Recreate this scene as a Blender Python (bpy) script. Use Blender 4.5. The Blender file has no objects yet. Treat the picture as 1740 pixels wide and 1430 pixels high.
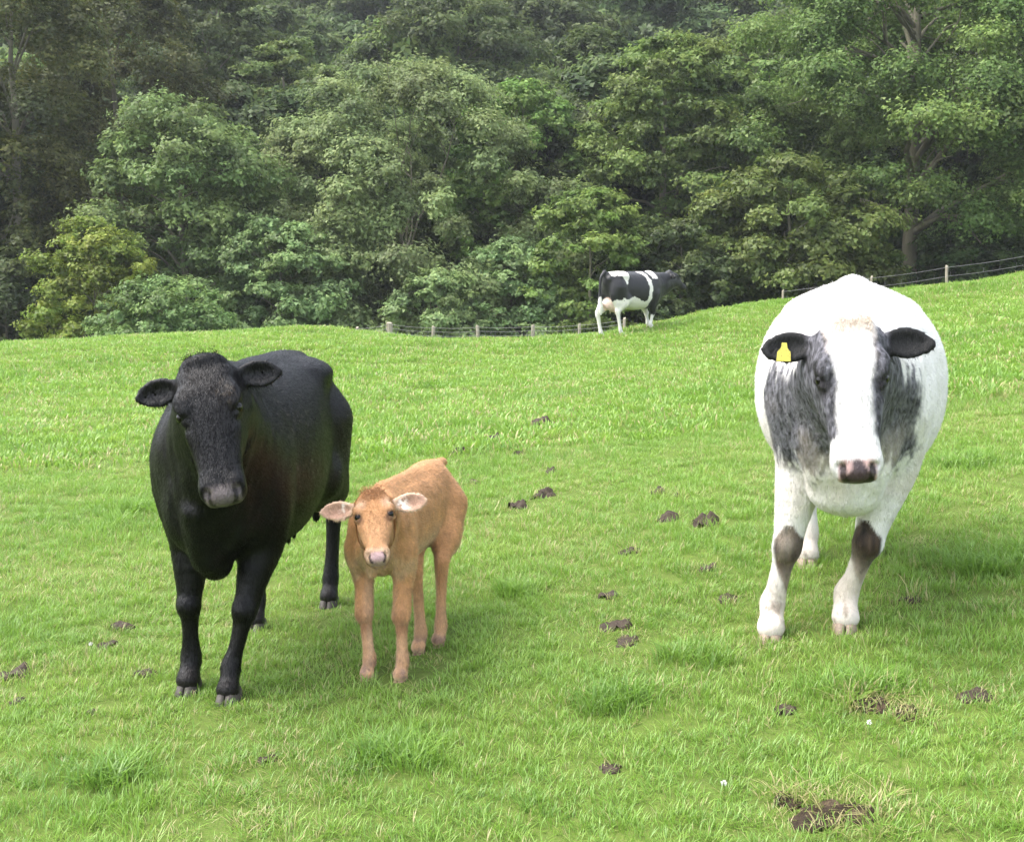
import bpy, math, random
import numpy as np
from mathutils import Vector, Matrix

# ------------------------------------------------------------------ camera, sky, sun, exposure
scene = bpy.context.scene
COL = scene.collection
H_CAM = 1.70
F_PX, CX, CY = 2000.0, 870.0, 715.0
PITCH = math.atan((CY - 460.0) / F_PX)

cam_data = bpy.data.cameras.new("camera")
cam_data.sensor_fit = 'HORIZONTAL'
cam_data.sensor_width = 36.0
cam_data.lens = F_PX / 1740.0 * 36.0
cam_data.clip_end = 2000.0
cam = bpy.data.objects.new("camera", cam_data)
cam.location = (0, 0, H_CAM)
cam.rotation_euler = (math.pi / 2 - PITCH, 0, 0)
COL.objects.link(cam)
scene.camera = cam

SUN_EL, SUN_AZ = math.radians(60), math.radians(-92)     # azimuth from +Y towards +X (behind left of the lens is negative beyond 90)
world = bpy.data.worlds.new("World")
scene.world = world
world.use_nodes = True
wn = world.node_tree.nodes
wl = world.node_tree.links
wn.clear()
sky = wn.new('ShaderNodeTexSky')
sky.sky_type = 'NISHITA'
sky.sun_disc = False
sky.sun_elevation = SUN_EL
sky.sun_rotation = SUN_AZ
sky.air_density = 1.0
sky.dust_density = 3.0
sky.ozone_density = 1.0
bg = wn.new('ShaderNodeBackground')
bg.inputs['Strength'].default_value = 0.15
wo = wn.new('ShaderNodeOutputWorld')
veil = wn.new('ShaderNodeHueSaturation')            # thin even cloud takes most of the blue out of the sky
veil.inputs['Saturation'].default_value = 0.45
wl.new(sky.outputs[0], veil.inputs['Color'])
wl.new(veil.outputs[0], bg.inputs[0])
wl.new(bg.outputs[0], wo.inputs[0])

sun_data = bpy.data.lights.new("sun", 'SUN')
sun_data.energy = 0.8
sun_data.angle = math.radians(50)
sun_data.color = (1.0, 0.95, 0.86)
sun = bpy.data.objects.new("sun", sun_data)
sd = Vector((math.sin(SUN_AZ) * math.cos(SUN_EL), math.cos(SUN_AZ) * math.cos(SUN_EL), math.sin(SUN_EL)))
sun.rotation_euler = (-sd).to_track_quat('-Z', 'Y').to_euler()
sun.location = sd * 60
COL.objects.link(sun)

scene.view_settings.view_transform = 'Standard'
scene.view_settings.look = 'None'
scene.view_settings.gamma = 1.0
scene.view_settings.use_curve_mapping = False
scene.view_settings.exposure = 2.22
scene.render.engine = 'CYCLES'
cy = scene.cycles
cy.max_bounces = 6
cy.diffuse_bounces = 3
cy.glossy_bounces = 2
cy.transmission_bounces = 3
cy.transparent_max_bounces = 4
cy.volume_bounces = 0
cy.use_denoising = True
cy.caustics_reflective = False
cy.caustics_refractive = False

rng = np.random.default_rng(11)
random.seed(5)

# ------------------------------------------------------------------ helpers
def ray(px, py):
    u, v = (px - CX) / F_PX, (CY - py) / F_PX
    c, s = math.cos(PITCH), math.sin(PITCH)
    return np.array([u, c + v * s, -s + v * c])

def at(px, py, Y):
    """point at ground distance Y that the photograph shows at (px, py)"""
    d = ray(px, py)
    return np.array([0, 0, H_CAM]) + d * (Y / d[1])

def vnoise(P, freq, seed=0):
    """value noise in [-1, 1] for an (N,3) array"""
    P = np.asarray(P, dtype=np.float64) * freq + 137.3 + seed * 17.77
    i = np.floor(P).astype(np.int64)
    f = P - i
    f = f * f * (3 - 2 * f)
    out = np.zeros(len(P))
    for dx in (0, 1):
        for dy in (0, 1):
            for dz in (0, 1):
                n = (i[:, 0] + dx) * 374761393 + (i[:, 1] + dy) * 668265263 + (i[:, 2] + dz) * 2147483647 + seed * 1013904223
                n = (n ^ (n >> 13)) * 1274126177
                n = (n ^ (n >> 16)) & 0xffff
                w = (f[:, 0] if dx else 1 - f[:, 0]) * (f[:, 1] if dy else 1 - f[:, 1]) * (f[:, 2] if dz else 1 - f[:, 2])
                out += w * (n / 32767.5 - 1)
    return out

def fbm(P, freq, seed=0, octv=3):
    o, a, t = 0, 1.0, 0.0
    for k in range(octv):
        o = o + a * vnoise(P, freq * 2 ** k, seed + k)
        t += a
        a *= 0.5
    return o / t

def mesh_np(name, V, F, mat=None, smooth=False, attrs=None, uniform=None):
    """mesh from numpy arrays; F is (n,3) or (n,4)"""
    me = bpy.data.meshes.new(name)
    V = np.ascontiguousarray(V, dtype=np.float32)
    F = np.ascontiguousarray(F, dtype=np.int32)
    n, k = F.shape
    me.vertices.add(len(V))
    me.vertices.foreach_set('co', V.ravel())
    me.loops.add(n * k)
    me.loops.foreach_set('vertex_index', F.ravel())
    me.polygons.add(n)
    me.polygons.foreach_set('loop_start', np.arange(0, n * k, k, dtype=np.int32))
    me.polygons.foreach_set('loop_total', np.full(n, k, dtype=np.int32))
    if smooth:
        me.polygons.foreach_set('use_smooth', np.ones(n, dtype=bool))
    me.update(calc_edges=True)
    for key, arr in (attrs or {}).items():
        arr = np.asarray(arr, dtype=np.float32)
        if arr.ndim == 2:
            if arr.shape[1] == 3:
                arr = np.hstack([arr, np.ones((len(arr), 1), np.float32)])
            at_ = me.attributes.new(key, 'FLOAT_COLOR', 'POINT')
            at_.data.foreach_set('color', np.ascontiguousarray(arr).ravel())
        else:
            at_ = me.attributes.new(key, 'FLOAT', 'POINT')
            at_.data.foreach_set('value', arr)
    if mat is not None:
        me.materials.append(mat)
    return me

def link(name, me, parent=None, loc=None, rot=None):
    o = bpy.data.objects.new(name, me)
    COL.objects.link(o)
    if parent is not None:
        o.parent = parent
    if loc is not None:
        o.location = loc
    if rot is not None:
        o.rotation_euler = rot
    return o

def tag(o, label, cat, group=None, kind=None):
    o['label'] = label
    o['category'] = cat
    if group:
        o['group'] = group
    if kind:
        o['kind'] = kind
    return o

class NT:
    """small helper to wire node materials"""
    def __init__(self, name):
        self.m = bpy.data.materials.new(name)
        self.m.use_nodes = True
        self.t = self.m.node_tree
        self.t.nodes.clear()
        self.out = self.n('ShaderNodeOutputMaterial')

    def n(self, kind, **kw):
        nd = self.t.nodes.new(kind)
        for k, v in kw.items():
            setattr(nd, k, v)
        return nd

    def l(self, a, b):
        self.t.links.new(a, b)

    def val(self, sock, v):
        if hasattr(v, 'bl_idname') or isinstance(v, bpy.types.NodeSocket):
            self.l(v, sock)
        else:
            sock.default_value = v

    def math(self, op, a, b=0.0, c=None):
        nd = self.n('ShaderNodeMath', operation=op)
        self.val(nd.inputs[0], a)
        self.val(nd.inputs[1], b)
        if c is not None:
            self.val(nd.inputs[2], c)
        return nd.outputs[0]

    def mix(self, f, a, b, mode='MIX'):
        nd = self.n('ShaderNodeMix', data_type='RGBA', blend_type=mode)
        self.val(nd.inputs[0], f)
        for s, v in ((nd.inputs[6], a), (nd.inputs[7], b)):
            if isinstance(v, bpy.types.NodeSocket):
                self.l(v, s)
            else:
                s.default_value = (*v, 1.0)
        return nd.outputs[2]

    def noise(self, scale, detail=3.0, coord=None, rough=0.55):
        nd = self.n('ShaderNodeTexNoise')
        nd.inputs['Scale'].default_value = scale
        nd.inputs['Detail'].default_value = detail
        nd.inputs['Roughness'].default_value = rough
        if coord is not None:
            self.l(coord, nd.inputs['Vector'])
        return nd.outputs[0]

    def ramp(self, f, stops):
        nd = self.n('ShaderNodeValToRGB')
        e = nd.color_ramp.elements
        while len(e) < len(stops):
            e.new(0.5)
        for el, (p, c) in zip(e, stops):
            el.position = p
            el.color = (*c, 1.0)
        self.l(f, nd.inputs[0])
        return nd.outputs[0]

    def attr(self, name, inst=False):
        nd = self.n('ShaderNodeAttribute', attribute_name=name)
        if inst:
            nd.attribute_type = 'INSTANCER'
        return nd

    def coord(self, which='Object', scale=None):
        tc = self.n('ShaderNodeTexCoord')
        if scale is None:
            return tc.outputs[which]
        mp = self.n('ShaderNodeMapping')
        mp.inputs['Scale'].default_value = scale
        self.l(tc.outputs[which], mp.inputs['Vector'])
        return mp.outputs[0]

    def bump(self, h, strength=0.3, dist=0.01):
        nd = self.n('ShaderNodeBump')
        nd.inputs['Strength'].default_value = strength
        nd.inputs['Distance'].default_value = dist
        self.l(h, nd.inputs['Height'])
        return nd.outputs[0]

    def principled(self, color, rough=0.6, spec=0.4, normal=None, **kw):
        nd = self.n('ShaderNodeBsdfPrincipled')
        if isinstance(color, bpy.types.NodeSocket):
            self.l(color, nd.inputs['Base Color'])
        else:
            nd.inputs['Base Color'].default_value = (*color, 1.0)
        self.val(nd.inputs['Roughness'], rough)
        self.val(nd.inputs['Specular IOR Level'], spec)
        if normal is not None:
            self.l(normal, nd.inputs['Normal'])
        for k, v in kw.items():
            self.val(nd.inputs[k.replace('_', ' ')], v)
        self.l(nd.outputs[0], self.out.inputs['Surface'])
        return nd

# ------------------------------------------------------------------ lie of the land
_c = []
def _cp(px, py, Y):
    p = at(px, py, Y)
    _c.append((p[0], p[1], p[2]))
for p in [(0, 0, 0.02), (-4, 0, -.1), (4, 0, .45), (-1.2, 4.4, 0), (-1.0, 5.6, 0), (-.4, 4.9, .02), (1.25, 4.7, .2), (1.5, 6.4, .30), (0, 7, .08),
          (-5, 6, -.05), (-6, 11, -.03), (-3, 15, .02), (-9, 20, -.05), (0, 15, .06), (2.6, 28, .28), (1, 22, .10),
          (4, 9, .62), (6, 14, .85), (10, 24, 1.25), (3, 14, .42)]:
    _c.append(p)
for a in [(-150, 591, 29), (0, 587, 29), (150, 580, 29), (330, 569, 29), (470, 569, 29), (545, 554, 29), (605, 578, 29.5), (700, 592, 30), (800, 595, 30), (980, 585, 30),
          (1090, 565, 30), (1200, 530, 30), (1330, 517, 30.5), (1450, 505, 31), (1610, 495, 32), (1740, 466, 33), (1900, 446, 33)]:
    _cp(*a)
for p in [(-22, 38, -2.0), (-14, 38, -1.5), (-5, 38, -1.12), (2, 38, -1.05), (6, 38, -.5), (10, 38, .25), (14, 38, .72), (18, 38, 1.3), (26, 38, 2.0),
          (-20, 48, -3.0), (-8, 48, -2.6), (2, 48, -2.4), (10, 48, -.9), (16, 48, .4), (26, 48, 1.6)]:
    _c.append(p)
_c = np.array(_c)

def _tps_k(r2):
    return np.where(r2 > 1e-9, 0.5 * r2 * np.log(r2 + 1e-12), 0.0)

_n = len(_c)
_A = np.zeros((_n + 3, _n + 3))
_d2 = ((_c[:, None, :2] - _c[None, :, :2]) ** 2).sum(2)
_A[:_n, :_n] = _tps_k(_d2) + np.eye(_n) * 0.5
_A[:_n, _n] = 1
_A[:_n, _n + 1:] = _c[:, :2]
_A[_n, :_n] = 1
_A[_n + 1:, :_n] = _c[:, :2].T
_w = np.linalg.solve(_A, np.concatenate([_c[:, 2], np.zeros(3)]))

def land(x, y):
    x = np.atleast_1d(np.asarray(x, float))
    y = np.atleast_1d(np.asarray(y, float))
    xs, ys = np.clip(x, -26, 28), np.clip(y, -2, 50)
    z = _w[_n] + _w[_n + 1] * xs + _w[_n + 2] * ys
    for k in range(_n):
        z = z + _w[k] * _tps_k((xs - _c[k, 0]) ** 2 + (ys - _c[k, 1]) ** 2)
    z = z + 0.03 * (x - xs)
    P = np.stack([x, y, 0 * x], 1)
    near = np.clip((36 - y) / 6, 0, 1)
    z = z + near * (0.016 * vnoise(P, 1.1, 3) + 0.010 * vnoise(P, 2.6, 4) + 0.05 * vnoise(P, 0.22, 5) * np.clip((y - 8) / 6, 0, 1) + .07 * vnoise(P, .75, 8) * np.clip((y - 20) / 6, 0, 1))
    t = np.clip(y - 47, 0, None)
    hill = np.where(t < 50, 0.006 * t * t, 15 + 0.6 * (t - 50))
    return z + hill + np.clip(t / 20, 0, 1) * 1.2 * vnoise(P, 0.05, 6)

def land1(x, y):
    return float(land(x, y)[0])

def ground_at(px, py):
    """where the sight line through a photograph pixel meets the pasture"""
    d = ray(px, py)
    ts = np.linspace(2.0, 45, 1800)
    P = np.array([0, 0, H_CAM])[None] + d[None] * ts[:, None]
    below = P[:, 2] < land(P[:, 0], P[:, 1])
    k = int(np.argmax(below)) if below.any() else len(ts) - 1
    return P[k]
# ------------------------------------------------------------------ pasture and wooded hillside
def sheet(name, xs, ys, mat, lift=0.0):
    X, Y = np.meshgrid(xs, ys)
    Z = land(X.ravel(), Y.ravel()) + lift
    V = np.stack([X.ravel(), Y.ravel(), Z], 1)
    nx, ny = len(xs), len(ys)
    i = np.arange(nx * ny).reshape(ny, nx)
    F = np.stack([i[:-1, :-1].ravel(), i[:-1, 1:].ravel(), i[1:, 1:].ravel(), i[1:, :-1].ravel()], 1)
    o = link(name, mesh_np(name, V, F, mat, True))
    o['kind'] = 'structure'
    return o

t = NT('turf')
co = t.coord('Object')
n1 = t.noise(0.9, 4, co)
n2 = t.noise(14, 5, co, .7)
n3 = t.noise(90, 3, co, .7)
c1 = t.ramp(n1, [(.3, (.085, .150, .022)), (.7, (.13, .20, .03))])
c2 = t.mix(t.math('MULTIPLY', n2, .8), c1, (.055, .085, .018))
c3 = t.mix(t.math('MULTIPLY_ADD', n3, 1.4, -.55), c2, (.15, .13, .06))
t.principled(c3, .9, .1, t.bump(n3, .6, .02))
M_TURF = t.m
t = NT('woodland_floor')
co = t.coord('Object')
n1 = t.noise(.6, 5, co, .7)
t.principled(t.ramp(n1, [(.3, (.012, .014, .006)), (.55, (.025, .030, .010)), (.75, (.040, .032, .018))]), .95, .05, t.bump(n1, .8, .3))
M_FLOOR = t.m
PASTURE = sheet('pasture', np.linspace(-27, 27, 250), np.concatenate([np.linspace(-3, 12, 130), np.linspace(12.2, 39.5, 130)]), M_TURF)
sheet('wooded_hillside', np.linspace(-120, 120, 121), np.concatenate([np.linspace(39.5, 60, 30), np.linspace(62, 190, 50)]), M_FLOOR)
# ------------------------------------------------------------------ grass: tufts of real blades instanced over the pasture
def tuft_mesh(name, seed, blades, hgt, spread, width, mat, droop=.5):
    g = np.random.default_rng(seed)
    V, F, T = [], [], []
    for b in range(blades):
        ang = g.uniform(0, 2 * math.pi)
        r = spread * math.sqrt(g.random())
        base = np.array([r * math.cos(ang), r * math.sin(ang), -.006])
        az = ang + g.normal() * .9
        d = np.array([math.cos(az), math.sin(az), 0])
        L = hgt * g.uniform(.45, 1.15)
        lean = droop * g.uniform(.25, 1.3)
        sd_ = np.array([-d[1], d[0], 0]) * width * g.uniform(.7, 1.3) * .5
        tone = g.random()
        i0 = len(V)
        for k, (t, w) in enumerate(((0, .8), (.4, 1.0), (.75, .7), (1.0, 0))):
            p = base + np.array([0, 0, 1]) * L * (t - .35 * lean * t * t) + d * L * lean * t * t
            if w:
                V += [p - sd_ * w, p + sd_ * w]
                T += [(t, tone)] * 2
            else:
                V.append(p)
                T.append((t, tone))
        F += [(i0, i0 + 1, i0 + 3), (i0, i0 + 3, i0 + 2), (i0 + 2, i0 + 3, i0 + 5), (i0 + 2, i0 + 5, i0 + 4), (i0 + 4, i0 + 5, i0 + 6)]
    T = np.array(T)
    me = mesh_np(name, np.array(V), np.array(F), mat, True, {'along': T[:, 0], 'tone': T[:, 1]})
    return me

t = NT('grass_blade')
tint = t.attr('tint', True).outputs['Fac']
dry = t.attr('dry', True).outputs['Fac']
tone = t.attr('tone').outputs['Fac']
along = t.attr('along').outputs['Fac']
g1 = t.ramp(tint, [(0.0, (.090, .215, .024)), (.5, (.180, .340, .042)), (1.0, (.295, .400, .075))])
g2 = t.mix(t.math('MULTIPLY', tone, .45), g1, (.26, .40, .07))
isdry = t.math('LESS_THAN', tone, dry)
g3 = t.mix(isdry, g2, (.42, .36, .17))
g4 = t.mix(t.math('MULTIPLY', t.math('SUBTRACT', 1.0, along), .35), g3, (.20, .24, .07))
df = t.n('ShaderNodeBsdfDiffuse')
tr = t.n('ShaderNodeBsdfTranslucent')
gl = t.n('ShaderNodeBsdfGlossy')
gl.inputs['Roughness'].default_value = .42
gl.inputs['Color'].default_value = (1, 1, 1, 1)
t.l(g4, df.inputs['Color'])
t.l(t.mix(.35, g4, (.25, .44, .05)), tr.inputs['Color'])
m1 = t.n('ShaderNodeMixShader')
m1.inputs[0].default_value = .42
t.l(df.outputs[0], m1.inputs[1])
t.l(tr.outputs[0], m1.inputs[2])
m2 = t.n('ShaderNodeMixShader')
m2.inputs[0].default_value = .03
t.l(m1.outputs[0], m2.inputs[1])
t.l(gl.outputs[0], m2.inputs[2])
t.l(m2.outputs[0], t.out.inputs['Surface'])
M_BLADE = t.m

TUFTS = []
for k in range(5):
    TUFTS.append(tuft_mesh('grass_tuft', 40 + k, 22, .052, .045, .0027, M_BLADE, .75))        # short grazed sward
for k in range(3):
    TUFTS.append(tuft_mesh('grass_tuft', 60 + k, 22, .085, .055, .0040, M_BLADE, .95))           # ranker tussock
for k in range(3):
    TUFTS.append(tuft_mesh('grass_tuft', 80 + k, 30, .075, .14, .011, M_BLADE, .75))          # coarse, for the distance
TUFT_OBJS = [bpy.data.objects.new('grass_tuft', m) for m in TUFTS]

STRAW = []
BARE = []      # (x, y, rx, ry) spots the dung and mud leave bare; filled before the grass is laid
def lay_grass():
    g = np.random.default_rng(77)
    P, SC, IX = [], [], []
    def band(y0, y1, dens, sc, kinds, side=1.4, edge=.8):
        y = np.sqrt(g.random(int(dens * (y1 ** 2 - y0 ** 2) * .435 * side * 1.1)) * (y1 ** 2 - y0 ** 2) + y0 ** 2)
        x = g.uniform(-1, 1, len(y)) * (y * .435 * side + edge)
        P.append(np.stack([x, y], 1))
        SC.append(sc * g.uniform(.7, 1.25, len(y)))
        IX.append(g.choice(kinds, len(y)))
    band(2.3, 6.0, 560, 1.0, [0, 1, 2, 3, 4])
    band(6.0, 10.0, 330, 1.15, [0, 1, 2, 3, 4])
    band(10.0, 17.0, 120, 1.25, [0, 1, 2, 3, 4, 8, 9, 10])
    band(17.0, 36.0, 38, 1.4, [8, 9, 10])
    band(27.5, 33.0, 50, 1.3, [8, 9, 10])
    for (sx, sy, sr, sn) in STRAW:
        P.append(np.array([sx, sy])[None] + g.normal(size=(sn, 2)) * np.array([[sr, sr * .8]]))
        SC.append(g.uniform(.7, 1.2, sn))
        IX.append(np.full(sn, 99))
    XY, sc, ix = np.concatenate(P), np.concatenate(SC), np.concatenate(IX)
    Q = np.stack([XY[:, 0], XY[:, 1], 0 * XY[:, 0]], 1)
    lush = fbm(Q, .9, 31) + .6 * fbm(Q, .25, 32)
    fine = fbm(Q, 3.2, 33)
    # lush tussocks where the noise is high
    for (tx, ty, tr) in TUSSOCKS:
        lush = np.maximum(lush, 1.0 * np.exp(-((XY[:, 0] - tx) ** 2 + ((XY[:, 1] - ty) / .8) ** 2) / (2 * tr * tr)))
    rank = (lush + .35 * fine > .72) & (ix < 5)
    ix = np.where(rank, g.choice([5, 6, 7], len(ix)), ix)
    hs = np.clip(.84 + .48 * lush + .45 * fine, .38, 1.5)
    tint = np.clip(.50 - .42 * lush + .42 * fine + g.normal(size=len(ix)) * .17 + .14 * np.clip((XY[:, 1] - 8) / 15, 0, 1), 0, 1)
    dryf = np.clip(.10 + .34 * fbm(Q, 1.6, 35) + .10 * g.normal(size=len(ix)), 0, .55) * np.where(rank, .3, 1)
    dead = ix == 99
    worn = fbm(Q, 2.1, 41) + .5 * fbm(Q, 6.0, 43)
    dryf = np.where(worn > .35, np.maximum(dryf, .30), dryf)
    hs = np.where(worn > .35, hs * .7, hs)
    ix = np.where(dead, g.choice([0, 1, 2, 5, 6], len(ix)), ix)
    dryf = np.where(dead, .85, dryf)
    hs = np.where(dead, .7, hs)
    keep = ~((worn > .42) & (g.random(len(ix)) < .5))
    for bx, by, rx, ry in BARE:
        q = ((XY[:, 0] - bx) / rx) ** 2 + ((XY[:, 1] - by) / ry) ** 2
        keep &= ~((q < 1.0) & ~dead & (g.random(len(ix)) < (.62 if by < 9 else .9)))
        ring = (q < 3.2)
        dryf = np.where(ring, np.maximum(dryf, .35), dryf)
    XY, sc, ix, hs, tint, dryf = [a[keep] for a in (XY, sc, ix, hs, tint, dryf)]
    z = land(XY[:, 0], XY[:, 1])
    n = len(ix)
    V = np.stack([XY[:, 0], XY[:, 1], z], 1).astype(np.float32)
    me = bpy.data.meshes.new('meadow_grass')
    me.vertices.add(n)
    me.vertices.foreach_set('co', V.ravel())
    def attr(nm, arr, ty='FLOAT'):
        a = me.attributes.new(nm, ty, 'POINT')
        a.data.foreach_set('vector' if ty == 'FLOAT_VECTOR' else 'value', np.ascontiguousarray(arr).ravel())
    attr('tint', tint.astype(np.float32))
    attr('dry', dryf.astype(np.float32))
    attr('kind_index', ix.astype(np.int32), 'INT')
    rot = np.stack([g.normal(size=n) * .10, g.normal(size=n) * .10, g.uniform(0, 6.283, n)], 1).astype(np.float32)
    attr('turn', rot, 'FLOAT_VECTOR')
    scl = np.stack([sc, sc, sc * hs], 1).astype(np.float32)
    attr('size', scl, 'FLOAT_VECTOR')
    o = link('meadow_grass', me)
    me.materials.append(M_BLADE)
    tag(o, 'short bright green pasture grass covering the field', 'grass', kind='stuff')
    ng = bpy.data.node_groups.new('lay_tufts', 'GeometryNodeTree')
    ng.interface.new_socket('Geometry', in_out='INPUT', socket_type='NodeSocketGeometry')
    ng.interface.new_socket('Geometry', in_out='OUTPUT', socket_type='NodeSocketGeometry')
    N = ng.nodes
    gi, go = N.new('NodeGroupInput'), N.new('NodeGroupOutput')
    iop = N.new('GeometryNodeInstanceOnPoints')
    g2i = N.new('GeometryNodeGeometryToInstance')
    for ob in TUFT_OBJS[::-1]:
        oi = N.new('GeometryNodeObjectInfo')
        oi.inputs['Object'].default_value = ob
        ng.links.new(oi.outputs['Geometry'], g2i.inputs[0])
    def named(nm, ty):
        a = N.new('GeometryNodeInputNamedAttribute')
        a.data_type = ty
        a.inputs['Name'].default_value = nm
        return a.outputs['Attribute']
    ng.links.new(gi.outputs[0], iop.inputs['Points'])
    ng.links.new(g2i.outputs[0], iop.inputs['Instance'])
    iop.inputs['Pick Instance'].default_value = True
    ng.links.new(named('kind_index', 'INT'), iop.inputs['Instance Index'])
    e2r = N.new('FunctionNodeEulerToRotation')
    ng.links.new(named('turn', 'FLOAT_VECTOR'), e2r.inputs[0])
    ng.links.new(e2r.outputs[0], iop.inputs['Rotation'])
    ng.links.new(named('size', 'FLOAT_VECTOR'), iop.inputs['Scale'])
    ng.links.new(iop.outputs[0], go.inputs[0])
    md = o.modifiers.new('tufts', 'NODES')
    md.node_group = ng
    print('grass tufts', n)

TUSSOCKS = []
for px, py, r in [(1185, 1128, .16), (1060, 1195, .18), (1640, 790, .22), (1560, 1015, .12), (545, 556, 1.2), (130, 1330, .25), (640, 1300, .22), (1440, 1180, .15),
                  (880, 560, .8), (660, 672, .35), (940, 677, .35), (1690, 960, .3), (30, 640, .6), (700, 600, .6), (870, 1010, .12), (1600, 580, .8), (1655, 490, .9)]:
    p_ = ground_at(px, py)
    TUSSOCKS.append((p_[0], p_[1], r))
# ------------------------------------------------------------------ cattle: smooth implicit bodies turned into one continuous skin
def smin(a, b, k):
    h = np.clip(0.5 + 0.5 * (b - a) / k, 0, 1)
    return b + (a - b) * h - k * h * (1 - h)

def unit(v):
    v = np.asarray(v, float)
    return v / np.linalg.norm(v)

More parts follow.
